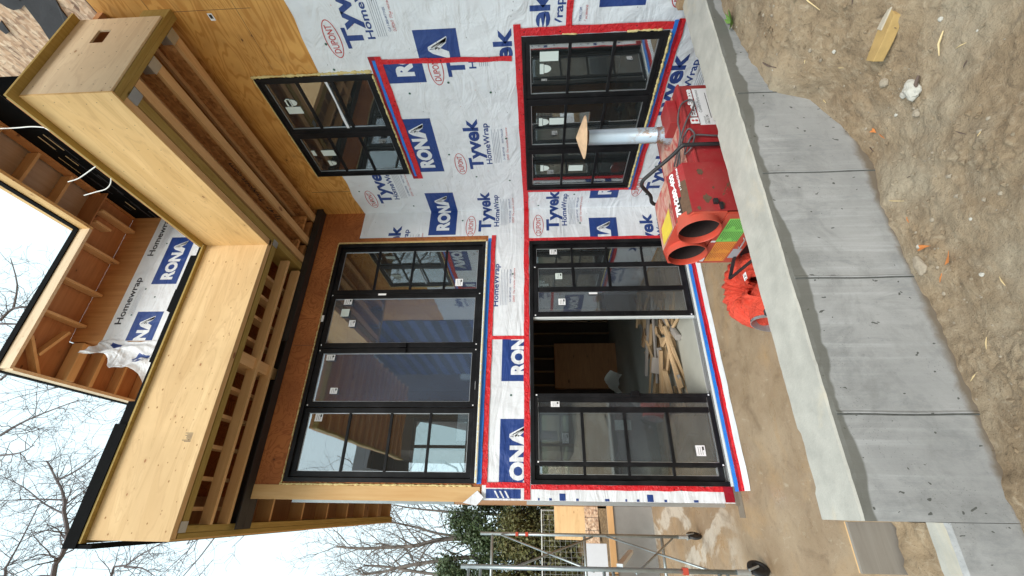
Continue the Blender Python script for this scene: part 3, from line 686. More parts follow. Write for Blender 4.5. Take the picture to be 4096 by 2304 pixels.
# flap of loose wrap at the left corner
b = MB(); b.add([(-4.22, -.02, 2.92), (-4.28, -.05, 2.98), (-4.25, -.03, 3.14), (-4.12, -.015, 2.98), (-4.19, -.06, 2.90)], [(0, 1, 4), (1, 2, 3, 4), (0, 4, 3)], 'wrap'); b.build('wrap_flap', house)

# ---------------- tapes
b = MB()
def tape(s0, z0, s1, z1, wid, k, d=.010, mapf=map_s, seg=24, ang=0):
    """strip centred on the line, slightly wavy"""
    dx, dz = s1-s0, z1-z0; L = math.hypot(dx, dz); nx_, nz_ = -dz/L, dx/L; vs = []; fs = []
    n_ = max(4, int(L*seg/2))
    for i in range(n_+1):
        t = i/n_; s = s0+dx*t; z = z0+dz*t; j1 = .010*vnoise(s, z, 5, 1); j2 = .010*vnoise(s, z, 6, 4)
        for sg, j in ((1, j1), (-1, j2)):
            a, c = s+nx_*(wid/2*sg+j), z+nz_*(wid/2*sg+j)
            vs.append(mapf(a, c, d + .003*vnoise(a, c, 13, 2)))
    b.add(vs, [(2*i, 2*i+1, 2*i+3, 2*i+2) for i in range(n_)], k)
tape(.80, 4.00, 2.70, 4.00, .075, 'redtape_d'); tape(.80, 3.93, 2.70, 3.93, .075, 'redtape', .012); tape(.86, 3.985, 2.66, 3.985, .035, 'bluetape', .016)
tape(2.64, 3.91, 2.61, 2.48, .06, 'redtape', .012)
tape(.001, 2.395, 2.97, 2.41, .075, 'redtape', .013); tape(-4.21, 2.395, -.001, 2.395, .075, 'redtape', .013)
tape(2.89, 2.43, 2.89, .76, .085, 'redtape', .0145); tape(.455, 2.36, .455, .76, .045, 'redtape', .0145)
tape(.44, .825, 2.94, .83, .05, 'bluetape', .016); tape(.42, .775, 2.95, .775, .065, 'redtape', .0145); tape(.44, .80, 2.93, .80, .03, 'redtape_d', .018)
tape(2.93, 1.89, 3.9, 1.89, .06, 'redtape', .013)
tape(-.598, 2.36, -.598, .0, .06, 'redtape', .0145); tape(-4.075, 2.35, -4.075, .05, .055, 'redtape', .0145); tape(-4.21, .10, -4.05, .10, .10, 'redtape_d', .017); pass
tape(-4.06, 2.905, -.50, 2.905, .065, 'redtape', .0145); tape(-4.05, 2.965, -.56, 2.965, .05, 'bluetape', .020)
tape(-2.21, 2.88, -2.21, 2.43, .055, 'redtape', .018); tape(-4.06, 2.88, -4.06, 2.40, .06, 'redtape', .018)
# sill of the lower door: blue, red, white layers folded over the slab edge
def strip(z0, d0, z1, d1, k, s0=-4.10, s1=-.60, wob=.006):
    vs = []; n_ = 60
    for i in range(n_+1):
        s = s0+(s1-s0)*i/n_; q = wob*vnoise(s, z0, 4)
        vs += [PA(s, z0, d0+q), PA(s, z1, d1+q+wob*vnoise(s, z1, 6, 3))]
    b.add(vs, [(2*i, 2*i+1, 2*i+3, 2*i+2) for i in range(n_)], k)
strip(.050, .079, .038, .16, 'bluetape'); strip(.039, .155, .030, .215, 'redtape_d'); strip(.032, .21, .020, .27, 'redtape'); strip(.022, .262, .005, .37, 'wrap', wob=.014)
b.build('sheathing_tape', house)
random.seed(3)
def foam(p0, p1, r=.012):
    n_ = int((Vector(p1)-Vector(p0)).length/.018); pts = []; rs = []
    for i in range(n_+1):
        t = i/n_; p = Vector(p0).lerp(Vector(p1), t); p += Vector([random.uniform(-.003, .003) for _ in range(3)]); pts.append(p); rs.append(r*random.uniform(.35, 1.25))
    b.tube(pts, rs, 'foam', 6)
for p_, q_, r_ in (((-4.07, -.008, 3.05), (-4.07, -.008, 5.40), .013), ((-4.06, -.006, 5.385), (-.60, -.006, 5.385), .010), ((-4.04, -.04, 3.0), (-.64, -.04, 3.0), .013), ((-.60, -.01, 5.38), (-.60, -.01, 3.02), .010),
    ((-.008, -.89, 5.44), (-.008, -2.52, 5.44), .014), ((-.01, -2.52, 5.44), (-.01, -2.53, 4.05), .018), ((-.03, -.92, 4.04), (-.03, -2.5, 4.045), .012), ((-.03, -.50, .855), (-.03, -2.82, .86), .016), ((-.014, -2.85, .95), (-.014, -2.85, 1.3), .012), ((-.014, -2.85, 1.8), (-.014, -2.85, 1.95), .010)):
    b = MB(); foam(p_, q_, r_); b.build('spray_foam', house, smooth=True)

# ---------------- windows and doors
def sbox(b, P, s0, s1, z0, z1, d0, d1, k):
    a = Vector(P(s0, z0, d0)); c = Vector(P(s1, z1, d1))
    b.box(min(a.x, c.x), max(a.x, c.x), min(a.y, c.y), max(a.y, c.y), min(a.z, c.z), max(a.z, c.z), k)
def ring(b, P, s0, s1, z0, z1, wl, wr, wb_, wt, d0, d1, k):
    sbox(b, P, s0, s0+wl, z0, z1, d0, d1, k); sbox(b, P, s1-wr, s1, z0, z1, d0, d1, k)
    sbox(b, P, s0+wl, s1-wr, z0, z0+wb_, d0, d1, k); sbox(b, P, s0+wl, s1-wr, z1-wt, z1, d0, d1, k)
def sash(win, P, s0, s1, z0, z1, w, bars, d=0, glass='glass', bead=True, vb=()):
    """sash ring + muntins as one sub-part, glass as another"""
    b = MB(); ring(b, P, s0, s1, z0, z1, w, w, w, w, d-.03, d+.012, 'frame')
    for zb in bars: sbox(b, P, s0+w, s1-w, zb-.0165, zb+.0165, d-.022, d+.004, 'frame')
    for v in vb: sbox(b, P, v-.012, v+.012, z0+w, z1-w, d-.020, d+.003, 'frame')
    b.build('sash', win, bevel=.003)
    if bead:
        b = MB(); ring(b, P, s0+w+.001, s1-w-.001, z0+w+.001, z1-w-.001, .007, .007, .007, .007, d-.016, d-.006, 'alu'); b.build('glazing_bead', win)
    b = MB(); sbox(b, P, s0+w-.003, s1-w+.003, z0+w-.003, z1-w+.003, d-.014, d-.012, glass); b.build('pane', win)
def sticker(win, P, s0, z0, s1, z1, d=-.004, k='sticker', lines=0):
    b = MB(); sbox(b, P, s0, s1, z0, z1, d-.001, d, k)
    if lines:
        for q in range(3):
            za = z1-(z1-z0)*(.25+.22*q); sbox(b, P, s0+(s1-s0)*.12, s1-(s1-s0)*.15, za-.004, za, d, d+.0006, 'ink')
        sbox(b, P, s0+(s1-s0)*.55, s1-(s1-s0)*.12, z0+(z1-z0)*.12, z0+(z1-z0)*.32, d, d+.0006, 'ink')
    b.build('sticker', win)
def half_moon(win, P, s, z, r, d=-.004):
    b = MB(); pts = [P(s-r, z, d), P(s+r, z, d)] + [P(s+r*math.cos(a), z-r*1.5*math.sin(a), d) for a in [math.pi*i/10 for i in range(1, 10)]]
    b.sheet(pts, 'sticker'); sbox(b, P, s-r*1.2, s+r*1.2, z+.006, z+.05, d-.001, d, 'sticker'); b.build('sticker', win)
# upper window on the wing: two sashes, each with two bars
b = MB(); ring(b, PB, *WU, .03, .03, .03, .03, -.05, .022, 'frame'); sbox(b, PB, 1.655, 1.715, WU[2]+.03, WU[3]-.03, -.05, .020, 'frame')
uw = tag(b.build('window', house, bevel=.003), 'black two sash window set in plywood under the roof overhang')
sash(uw, PB, .938, 1.655, WU[2]+.03, WU[3]-.03, .045, (4.548, 4.962)); sash(uw, PB, 1.715, 2.47, WU[2]+.03, WU[3]-.03, .045, (4.56, 4.975))
sticker(uw, PB, 2.0, 5.09, 2.10, 5.28); sticker(uw, PB, 2.11, 5.19, 2.20, 5.24); half_moon(uw, PB, 2.16, 5.17, .045); sticker(uw, PB, 1.29, 4.99, 1.39, 5.17); sticker(uw, PB, 1.30, 5.26, 1.39, 5.31); half_moon(uw, PB, 1.15, 5.11, .04)
# lower window: three sashes
b = MB(); ring(b, PB, *WL, .035, .035, .035, .035, -.05, .024, 'frame')
for a in (1.255, 2.04): sbox(b, PB, a, a+.05, WL[2]+.035, WL[3]-.035, -.05, .022, 'frame')
lw = tag(b.build('window', house, bevel=.003), 'black three sash window near the ground behind the red heater')
for a, c in ((.521, 1.255), (1.305, 2.04), (2.09, 2.80)): sash(lw, PB, a, c, WL[2]+.035, WL[3]-.035, .05, (1.40, 1.862))
sticker(lw, PB, 2.55, 1.98, 2.66, 2.18); half_moon(lw, PB, 2.46, 2.13, .05); sticker(lw, PB, 1.69, 1.87, 1.79, 2.06); half_moon(lw, PB, 1.735, 2.14, .05); half_moon(lw, PB, .92, 2.12, .05); sticker(lw, PB, .85, 1.57, .96, 1.77)
# upper patio door
b = MB(); ring(b, PA, *DU, .05, .055, .05, .05, -.09, .030, 'frame')
ud = tag(b.build('patio_door', house, bevel=.003), 'upper black four panel glass door with two grey insect screens')
b = MB(); sbox(b, PA, DU[0]+.01, DU[1]-.01, DU[2]-.022, DU[2]-.001, -.05, .045, 'white_vinyl'); sbox(b, PA, DU[0]+.01, DU[1]-.01, DU[2]-.034, DU[2]-.023, -.05, .055, 'alu'); b.build('sill', ud)
rb = (3.63, 4.14, 4.69)
sash(ud, PA, -1.49, -.68, DU[2]+.05, DU[3]-.05, .065, rb, -.02, 'glass_hi'); sash(ud, PA, -3.99, -3.16, DU[2]+.05, DU[3]-.05, .065, rb, -.02, 'glass_hi')
sash(ud, PA, -2.335, -1.50, DU[2]+.05, DU[3]-.05, .07, (), -.012, 'screen'); sash(ud, PA, -3.15, -2.345, DU[2]+.05, DU[3]-.05, .07, (), -.012, 'screen')
for s in (-2.31, -2.39):
    b = MB(); sbox(b, PA, s-.03, s+.03, 4.06, 4.17, .003, .03, 'frame'); b.build('door_handle', ud, bevel=.004)
for s, z in ((-1.52, 5.28), (-1.52, 3.08), (-2.30, 5.28), (-2.30, 3.09), (-2.38, 5.28), (-2.38, 3.09), (-3.13, 5.28), (-3.13, 3.09)): sticker(ud, PA, s-.008, z-.008, s+.008, z+.008, .012, 'stickerw')
sticker(ud, PA, -1.67, 4.97, -1.58, 5.09, .002, 'stickerw', 1); sticker(ud, PA, -1.53, 4.47, -1.50, 4.59, .014, 'stickerw'); sticker(ud, PA, -2.02, 4.86, -1.92, 4.95, .002, 'stickerw', 1); sticker(ud, PA, -1.86, 4.98, -1.74, 5.10, .002, 'sticker')
sticker(ud, PA, -2.52, 5.05, -2.44, 5.17, .002, 'stickerw', 1); sticker(ud, PA, -2.98, 4.92, -2.90, 5.02, .002, 'stickerw', 1); sticker(ud, PA, -3.33, 5.06, -3.23, 5.16, -.028, 'stickerw', 1); sticker(ud, PA, -1.37, 3.35, -1.25, 3.46, -.028, 'stickerw', 1); sticker(ud, PA, -1.95, 5.325, -1.85, 5.36, .032, 'stickerw')
sticker(ud, PA, -2.93, 3.06, -2.82, 3.075, .012, 'stickerw')
# lower patio door: right half closed, leaf slid open in the middle
b = MB(); ring(b, PA, *DL, .05, .055, .02, .05, -.10, .030, 'frame')
ld = tag(b.build('patio_door', house, bevel=.003), 'lower black glass patio door slid half open on the muddy slab')
b = MB()
sbox(b, PA, DL[0]+.01, DL[1]-.01, .071, .078, -.09, -.05, 'white_vinyl'); sbox(b, PA, DL[0]+.01, DL[1]-.01, .071, .076, -.02, .028, 'alu'); sbox(b, PA, DL[0], DL[1], .045, .066, .031, .055, 'white_vinyl'); sbox(b, PA, DL[0], DL[1], .035, .050, .056, .078, 'alu')
sbox(b, PA, -2.94, -1.92, .071, .09, -.045, -.03, 'alu'); b.build('sill', ld)
rbl = (.655, 1.18, 1.705)
sash(ld, PA, -1.50, -.68, .09, 2.30, .055, rbl, -.035, 'glass', vb=(-1.07,))
sash(ld, PA, -1.90, -1.03, .085, 2.30, .075, (), .004, 'screen_l')
b = MB(); sbox(b, PA, -1.5, -1.43, .16, 2.23, -.01, .006, 'frame')
for zb in rbl: sbox(b, PA, -1.43, -1.105, zb-.02, zb+.02, -.01, .006, 'frame')
b.build('screen_rail', ld)
b = MB(); sbox(b, PA, -1.925, -1.901, .08, 2.30, -.05, .002, 'white_vinyl'); b.build('weather_strip', ld)
sash(ld, PA, -3.99, -3.16, .09, 2.30, .055, rbl, -.045, 'glass')
sash(ld, PA, -3.84, -2.98, .085, 2.30, .045, (), .006, 'screen_l')
b = MB(); sbox(b, PA, -3.09, -3.02, .14, 2.25, -.012, .008, 'frame'); sbox(b, PA, -3.215, -3.15, .14, 2.25, -.005, .012, 'frame')
for zb in rbl: sbox(b, PA, -3.795, -3.216, zb-.018, zb+.018, .001, .013, 'frame')
b.build('screen_rail', ld)
for s, z in ((-2.985, 1.02), (-1.87, .98)):
    b = MB(); sbox(b, PA, s-.035, s+.03, z-.05, z+.05, .008, .045, 'frame'); b.build('door_handle', ld, bevel=.004)
for s, z in ((-1.10, 2.27), (-1.88, 2.27), (-3.0, 2.27), (-3.80, 2.26), (-1.89, .12), (-3.0, .11), (-3.82, .10)): sticker(ld, PA, s-.009, z-.009, s+.009, z+.009, .020, 'stickerw')
sticker(ld, PA, -.84, 1.93, -.75, 2.04, -.04, 'stickerw', 1); sticker(ld, PA, -1.30, 1.87, -1.20, 1.97, .008, 'sticker', 1); sticker(ld, PA, -1.72, 1.84, -1.62, 1.94, .008, 'stickerw', 1); sticker(ld, PA, -1.56, 1.38, -1.53, 1.50, .018, 'stickerw')
sticker(ld, PA, -3.15, 1.98, -3.08, 2.09, .010, 'stickerw', 1); sticker(ld, PA, -3.58, 1.88, -3.46, 1.96, -.035, 'stickerw', 1); sticker(ld, PA, -3.42, 1.10, -3.30, 1.30, -.036, 'sticker'); sticker(ld, PA, -3.72, .27, -3.60, .38, .008, 'stickerw', 1)

# ---------------- interior
b = MB(); b.box(-4.079, 6, .141, 8, -.1, .05, 'floor'); tag(b.build('floor'), kind='structure')
b = MB(); b.box(-4.075, 6, .145, 8, 2.72, 2.95, 'ins'); b.box(-3.0, 6, .145, 3.6, 5.79, 5.92, 'ply_dark'); b.box(-4.075, -3.01, .145, 1.2, 5.79, 5.92, 'ply_dark'); b.box(.15, 5.7, -5.89, .14, 2.72, 2.95, 'ins'); b.build('interior_ceiling', house)
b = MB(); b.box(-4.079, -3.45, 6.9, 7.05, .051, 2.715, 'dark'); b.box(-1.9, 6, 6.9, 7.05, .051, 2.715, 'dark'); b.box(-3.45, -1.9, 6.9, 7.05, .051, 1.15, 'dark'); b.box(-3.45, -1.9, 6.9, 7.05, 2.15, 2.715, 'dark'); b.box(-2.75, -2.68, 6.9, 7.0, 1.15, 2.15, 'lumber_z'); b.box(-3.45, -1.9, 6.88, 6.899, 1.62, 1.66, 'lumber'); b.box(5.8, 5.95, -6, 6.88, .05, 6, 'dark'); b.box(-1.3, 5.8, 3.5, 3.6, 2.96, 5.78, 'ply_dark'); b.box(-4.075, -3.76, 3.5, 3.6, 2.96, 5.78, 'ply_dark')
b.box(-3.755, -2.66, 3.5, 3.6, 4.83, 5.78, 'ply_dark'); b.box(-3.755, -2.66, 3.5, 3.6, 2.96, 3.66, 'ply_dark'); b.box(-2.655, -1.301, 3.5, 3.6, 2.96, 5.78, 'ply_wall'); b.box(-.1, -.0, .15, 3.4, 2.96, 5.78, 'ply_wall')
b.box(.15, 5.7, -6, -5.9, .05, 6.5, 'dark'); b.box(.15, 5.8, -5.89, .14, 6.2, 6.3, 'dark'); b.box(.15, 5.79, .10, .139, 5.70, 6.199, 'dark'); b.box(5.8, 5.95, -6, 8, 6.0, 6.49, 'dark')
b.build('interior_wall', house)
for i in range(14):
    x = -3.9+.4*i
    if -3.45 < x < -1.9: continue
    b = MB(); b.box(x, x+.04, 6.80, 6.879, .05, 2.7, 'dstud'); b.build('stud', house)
for i in range(8):
    b = MB(); y = .4+.42*i; b.box(-4.07, -.1, y, y+.045, 5.55, 5.785, 'lumber'); b.build('ceiling_joist', house)
for i in range(7):
    b = MB(); x = -3.6+.5*i
    if -3.8 < x < -2.6: continue
    b.box(x, x+.04, 3.41, 3.495, 2.96, 5.54, 'lumber_z'); b.build('stud', house)
b = MB(); ring(b, lambda s, z, d: (s, 3.46-d, z), -3.755, -2.665, 3.66, 4.83, .06, .06, .06, .06, -.03, .03, 'frame'); b.box(-3.24, -3.18, 3.44, 3.48, 3.73, 4.76, 'frame')
fw = tag(b.build('window', house), 'black framed window at the back of the upper room')
# things inside the lower room
b = MB(); Mx = Matrix.Translation((-.72, 6.1, .05)) @ Matrix.Rotation(R(-8), 4, 'Z'); b.box(-.62, .62, -.03, .3, 0, 1.72, 'ply_dark', Mx); b.box(-.60, -.02, -.045, -.031, .02, 1.70, 'ply_dark', Mx)
tag(b.build('plywood_crate', origin=(-.72, 6.1, .05)), 'tall brown plywood crate standing in the dark room behind the scrap pile', 'crate')
b = MB(); random.seed(8); vs = []; NN = 14
for j in range(NN+1):
    for i in range(NN+1):
        u, v = i/NN, j/NN; vs.append((-2.35+.75*u+.05*v, 3.6+.5*v, .06+.75*math.sin(u*2.2)*(1-.5*v)+.05*vnoise(u*3, v*3, 2.5)))
b.add(vs, [(j*(NN+1)+i, j*(NN+1)+i+1, (j+1)*(NN+1)+i+1, (j+1)*(NN+1)+i) for j in range(NN) for i in range(NN)], 'poly')
tag(b.build('plastic_sheet', origin=(-2, 3.8, .05), smooth=True), 'crumpled whitish plastic sheet on the floor between the crate and the scrap lumber', 'sheet')
random.seed(21)
for i in range(100):
    t = random.random()
    x = -3.8 + 3.2*t; y = .85 + random.random()**1.1*(.75+1.15*t); L = random.choice([.16, .25, .4, .6, .8, 1.1, 1.5]); wd = random.choice([.04, .04, .07, .09, .14]); h = random.choice([.02, .04, .04])
    ang = R(random.gauss(-14, 20) if L > .35 else random.gauss(0, 50)); mid_ = .85+.5*(.75+1.15*t); zz = .07 + .30*random.random()*max(0, 1-abs(y-mid_)/.9) + (.06 if L < .3 else 0)
    Mx = Matrix.Translation((x, y, zz)) @ Matrix.Rotation(ang, 4, 'Z') @ Matrix.Rotation(R(random.gauss(0, 9)), 4, 'Y') @ Matrix.Rotation(R(random.choice([0, 12, 90, 35, -25])), 4, 'X')
    kk = 'board2' if i % 7 == 0 else 'board3' if i % 5 == 0 else 'board1'
    b = MB(); b.box(-L/2, L/2, -wd/2, wd/2, -h/2, h/2, kk)
    me_o = b.build('scrap_board'); me_o.matrix_world = Mx
    tag(me_o, '%s %s of lumber, %s, in the scrap heap inside the door' % ({'board1': 'tan', 'board2': 'greyish', 'board3': 'dark brown'}[kk], 'short block' if L < .3 else 'medium offcut' if L < .7 else 'long offcut', 'hand wide' if wd > .08 else 'narrow'), 'board', 'scrap lumber heaped inside the lower door')
b = MB(); b.tube([(-1.05, 1.45, .14), (-1.95, .72, .10)], .055, 'board2', 14); tag(b.build('cardboard_tube', origin=(-1.5, 1.1, .1)), 'round grey tube with a dark end lying at the near edge of the scrap heap', 'tube')

# ================================================================== CANOPY (lower roof overhang)
ZS = 5.80
def M_(parent, name, *boxes, **kw):
    b = MB()
    for bx in boxes: b.box(*bx)
    return b.build(name, parent, **kw)
b = MB()
b.box(-1.24, -1.222, -3.30, -.96, ZS, 6.64, 'ply_y')                   # fascia of the wing side
b.box(-4.63, -1.241, -.978, -.96, ZS, 6.64, 'ply_x')                   # fascia over the patio doors
b.box(-4.63, -4.612, -.958, 6.0, ZS, 6.64, 'ply_y')
# end panel with a square hole
hs_ = (-.53, -.335, 6.23, 6.36)
vs, ff = cells((-1.221, -.15, ZS+.02, 6.64), [hs_], lambda s, z, d: (s, -3.30-d, z), .018, 'ply_end'); b.add(vs, ff, 'ply_end')
can = tag(b.build('canopy', house), 'plywood clad roof overhang wrapping the corner above the doors')
M_(can, 'edge_lumber', (-1.221, -1.15, -3.26, -.92, ZS+.004, ZS+.09, 'lumber_y'), (-4.61, -1.149, -.959, -.90, ZS+.004, ZS+.09, 'lumber'))
M_(can, 'edge_beam', (-1.14, -1.095, -3.20, -.03, ZS, ZS+.30, 'lvl'), (-1.092, -1.045, -3.20, -.03, ZS+.002, ZS+.30, 'lvl'))
M_(can, 'edge_beam', (-1.22, -.001, -3.279, -3.235, ZS-.002, ZS+.28, 'lvl_x'), (-1.22, -.001, -3.232, -3.19, ZS, ZS+.28, 'lvl_x'))
M_(can, 'edge_beam', (-4.50, -1.16, -.885, -.842, ZS, ZS+.30, 'lvl_x'), (-4.50, -1.16, -.839, -.80, ZS+.002, ZS+.30, 'lvl_x'))
M_(can, 'edge_beam', (-4.611, -4.565, -.89, 5.95, ZS, ZS+.30, 'lvl'), (-4.562, -4.50, -.89, 5.95, ZS+.002, ZS+.30, 'lvl'))
def ijoist(x):
    b = MB(); b.box(x-.05, x+.05, -3.185, -.03, ZS, ZS+.04, 'lumber_y'); b.box(x-.006, x+.006, -3.185, -.03, ZS+.041, ZS+.26, 'osb_web'); b.box(x-.05, x+.05, -3.185, -.03, ZS+.261, ZS+.30, 'lumber_y')
    b.build('joist', can)
ijoist(-.63); ijoist(-.19); ijoist(-.96)
for x in (-1.09, -.66, -.22):
    M_(can, 'joist_hanger', (x-.065, x+.065, -3.188, -3.09, ZS-.006, ZS-.002, 'galv'), (x-.069, x-.0655, -3.188, -3.10, ZS-.006, ZS+.10, 'galv'), (x+.0655, x+.069, -3.188, -3.10, ZS-.006, ZS+.10, 'galv'))
M_(can, 'joist_hanger', (-1.19, -1.10, -.90, -.80, ZS-.008, ZS-.004, 'galv')); M_(can, 'joist_hanger', (-4.56, -4.46, -.91, -.81, ZS-.008, ZS-.004, 'galv'))
for (y0, y1) in ((-.505, -.46), (-.215, -.17)):
    M_(can, 'rafter', (-4.499, -1.20, y0, y1, ZS-.02, ZS+.10, 'lumber'))
b = MB()  # web stiffener blocks at the wall end of the wing joists
for x0, x1 in ((-1.03, -.70), (-.56, -.26), (-.13, -.01)): b.box(x0, x1, -.14, -.035, ZS+.04, ZS+.28, 'ply_wall'); b.box(x0, x1, -.30, -.255, ZS+.06, ZS+.28, 'osb_web')
b.build('blocking', can)
for i, x in enumerate((-1.5, -1.8, -2.1, -2.4, -2.72, -3.05, -3.38, -3.72, -4.05, -4.35)):
    wdt = .14 if i in (4,) else .04
    M_(can, 'cross_rafter', (x-wdt/2, x+wdt/2, -.79, .38, ZS+(.02 if i == 4 else .16), ZS+.32, 'lumber_y'))
M_(can, 'roof_deck', (-4.60, -1.225, -.955, .38, 6.50, 6.56, 'ply_dark'), (-1.22, -.001, -3.28, -.001, 6.50, 6.56, 'ply_dark'), (-4.60, 6, .381, 8, 6.5, 6.56, 'ply_dark'), (-1.22, 6, 0.001, .379, 6.5, 6.56, 'ply_dark'))
for i in range(7):
    y = .75+.85*i; M_(can, 'outrigger', (-4.499, -4.23, y, y+.04, ZS+.06, ZS+.26, 'lumber'))
# projecting top cap
def cap_ring(z0, z1, ov, k, kk=0):
    b = MB(); x0, y0 = -1.24-ov, -3.30-ov
    b.box(x0, -.15, y0, -3.285, z0, z1, k); b.box(x0, -1.225, -3.284, -.978-ov+.0, z0, z1, k)
    b.box(-4.63-ov*.4, x0+ov, -.96-ov, -.962+.02, z0, z1, k); b.box(-4.63-ov*.4, -4.60, -.939, 6.0, z0, z1, k)
    return b
cap_ring(6.642, 6.665, .065, 'lvl').build('roof_edge', can)
b = MB(); b.box(-1.262, -1.20, -3.30, -.95, 6.666, 6.74, 'ply_wall'); b.build('roof_edge', can)
b = MB(); random.seed(6)
xs_ = [-4.68, -4.1, -4.05, -3.3, -2.9, -2.85, -2.2, -1.9, -1.85, -1.4, -1.22]
for i, (xa, xb_) in enumerate(zip(xs_, xs_[1:])):
    b.box(xa, xb_-.002, -1.00, -.93, 6.667, 6.70+random.choice([.02, .05, .09, .10]), 'membrane')
b.box(-4.70, -3.55, -1.035, -1.027, 6.668, 6.80, 'membrane'); b.box(-4.70, -4.665, -1.02, 3.2, 6.52, 6.70, 'membrane')
b.build('flashing', can)
# steel beam along the wall head
b = MB(); b.box(-4.555, -.01, -.14, -.001, 5.715, 5.73, 'steel'); b.box(-4.555, -4.221, .001, .14, 5.715, 5.73, 'steel'); b.box(-4.54, -.01, -.012, -.002, 5.731, 5.97, 'steel'); b.box(-2.28, -.01, -.148, -.135, 5.70, 5.80, 'steel')
b.build('steel_beam', house)
b = MB(); b.box(-2.70, -.001, -11.5, -4.45, 7.52, 7.60, 'ply_wall'); b.box(-2.70, -2.64, -11.5, -4.45, 7.40, 7.519, 'lvl'); b.box(-2.63, -.001, -4.51, -4.45, 7.40, 7.519, 'lvl')
for q in range(13): b.box(-2.63, -.001, -5.1-.5*q, -5.06-.5*q, 7.42, 7.518, 'lumber')
b.build('rear_roof', house)
b = MB()
for q in range(16): b.box(-.03, -.006, -9.3, -4.4, 1.0+.4*q, 1.19+.4*q, 'blue'); b.box(-.02, -.006, -9.3, -4.4, 1.1901+.4*q, 1.3999+.4*q, 'felt')
b.build('striped_cladding', house)
b = MB(); b.box(-.003, -.0015, -3.22, -3.15, 5.42, 5.47, 'stickerw'); b.box(-.0035, -.0031, -3.21, -3.17, 5.43, 5.46, 'ink'); b.build('barcode_sticker', house)
b = MB(); tq = get_text('TJI 47   Trusjoist.com', .02); b.add([(-.6365, -.70-1.15*x, ZS+.12+.06*y) for x, y in tq[0]], tq[1], 'blackprint'); b.build('joist_print', can)
# staples / nail rows and stamp on the fascia, part of the fascia surface
b = MB(); random.seed(9)
for c in range(12):
    x = -1.5-.27*c
    for q in range(7):
        if random.random() < .85: z = 5.88+.11*q+random.uniform(-.04, .04); xx = x+random.uniform(-.05, .05)*(1+(c % 3)); kr = random.uniform(.35, 1.1); b.prism([(xx+.012*kr*math.cos(t*math.pi/4), z+.008*kr*math.sin(t*math.pi/4)) for t in range(8)], -.9792, -.9785, 'knot', 'y')
for c in range(9):
    y = -1.05-.27*c
    for q in range(6): z = 5.88+.13*q+random.uniform(-.02, .02); yy_ = y+random.uniform(-.02, .02); b.box(-1.2415, -1.2405, yy_-.003, yy_+.003, z-.003, z+.003, 'rust')
for c in range(5):
    for q in range(7): x = -1.15+.22*c; z = 5.88+.11*q; b.box(x-.003, x+.003, -3.3195, -3.3185, z-.003, z+.003, 'rust')
for q in range(8): b.box(-3.72+.012*q, -3.715+.012*q, -.9795, -.9785, 5.93, 5.93+random.uniform(.05, .10), 'felt')
b.build('nail_heads', can)['kind'] = 'stuff'

# ================================================================== UPPER STOREY
us = MB(); vs, ff = cells((-2.06, .33, 6.57, 9.60), [], PU, .12, 'ply_wall'); us.add(vs, ff, 'ply_wall')
us.box(-2.06, -1.95, .521, 5.5, 6.57, 9.6, 'ply_wall')
uws = tag(us.build('upper_wall', house), 'set back top storey wall')
wb = MB(); up_keep = lambda s, z: s > -2.055 and z < 9.05
wb.box(-2.058, .329, .389, .396, 6.6, 9.05, 'wrap')
PUm = lambda s, z, d: PU(s, z, d+.006)
kw = dict(keep=up_keep, mapf=PUm, cs=[-2.055], cz=[9.05])
rona(-1.06, 8.23, **kw); rona(-2.50, 8.23, **kw)
put_text('Homewrap', -1.78, 8.87, -.93, 8.98, 'blackprint', .02, **kw); put_text('Homewrap', -.50, 8.87, .35, 8.98, 'blackprint', .02, keep=lambda s, z: s < .32, mapf=PUm, cs=[.32], cz=[])
for q0 in (-1.60, -.35):
    for q in range(5): put_rect(q0, 8.82-.02*q, q0+.5, 8.823-.02*q, 'greyprint', .0062, **kw)
for s, z in ((-1.15, 8.72), (-1.62, 8.76), (-.25, 8.72), (-1.3, 8.5)):
    emit([(s+.014*math.cos(a*math.pi/5), z+.014*math.sin(a*math.pi/5)) for a in range(10)], [tuple(range(10))], .0082, 'dot', up_keep, mapf=PUm, cs=[], cz=[])
wb.build('house_wrap', uws)
b = MB(); vs, ff = cells((-.4, 2.66, 6.57, 9.76), [], lambda s, z, d: (.33-d, -s, z), .1, 'membrane'); b.add(vs, ff, 'membrane')
random.seed(2)
for q in range(40): yq = random.uniform(-2.5, .2); zq = random.uniform(8.6, 9.45); b.box(.324, .329, yq, yq+random.uniform(.05, .5), zq, zq+random.choice([.004, .01, .02]), random.choice(['felt', 'felt', 'felt', 'straw']) if zq > 9.2 else 'felt')
b.build('membrane_wall', house)
# eave: deck, rafters, fascia, roofing
b = MB(); EX, EY = -.40, -.30
b.box(-2.70, .33, EY+.02, .399, 9.60, 9.63, 'ply_dark'); b.box(-.38, .33, -2.66, EY+.019, 9.76, 9.79, 'ply_soffit'); b.box(-2.68, -2.07, .401, 5.5, 9.60, 9.63, 'ply_dark')
ur = tag(b.build('upper_roof', house), 'upper roof eave with open rafters')
M_(ur, 'eave_fascia', (-2.70, EX-.001, EY, EY+.045, 9.40, 9.598, 'ply_end'), (EX, EX+.045, -2.66, EY+.045, 9.40, 9.77, 'ply_y'), (-2.72, -2.675, EY+.046, 5.5, 9.40, 9.598, 'ply_end'))
M_(ur, 'roofing_edge', (-2.72, EX-.012, EY-.02, EY-.002, 9.57, 9.66, 'membrane'), (EX-.02, EX-.002, -2.66, EY-.021, 9.57, 9.66, 'membrane'), (-2.735, -2.722, EY-.001, 5.5, 9.57, 9.66, 'membrane'))
for x in (.0, -.64, -1.27, -1.82):
    M_(ur, 'rafter', (x-.02, x+.02, EY+.05, .385, 9.42, 9.59, 'lumber_y'))
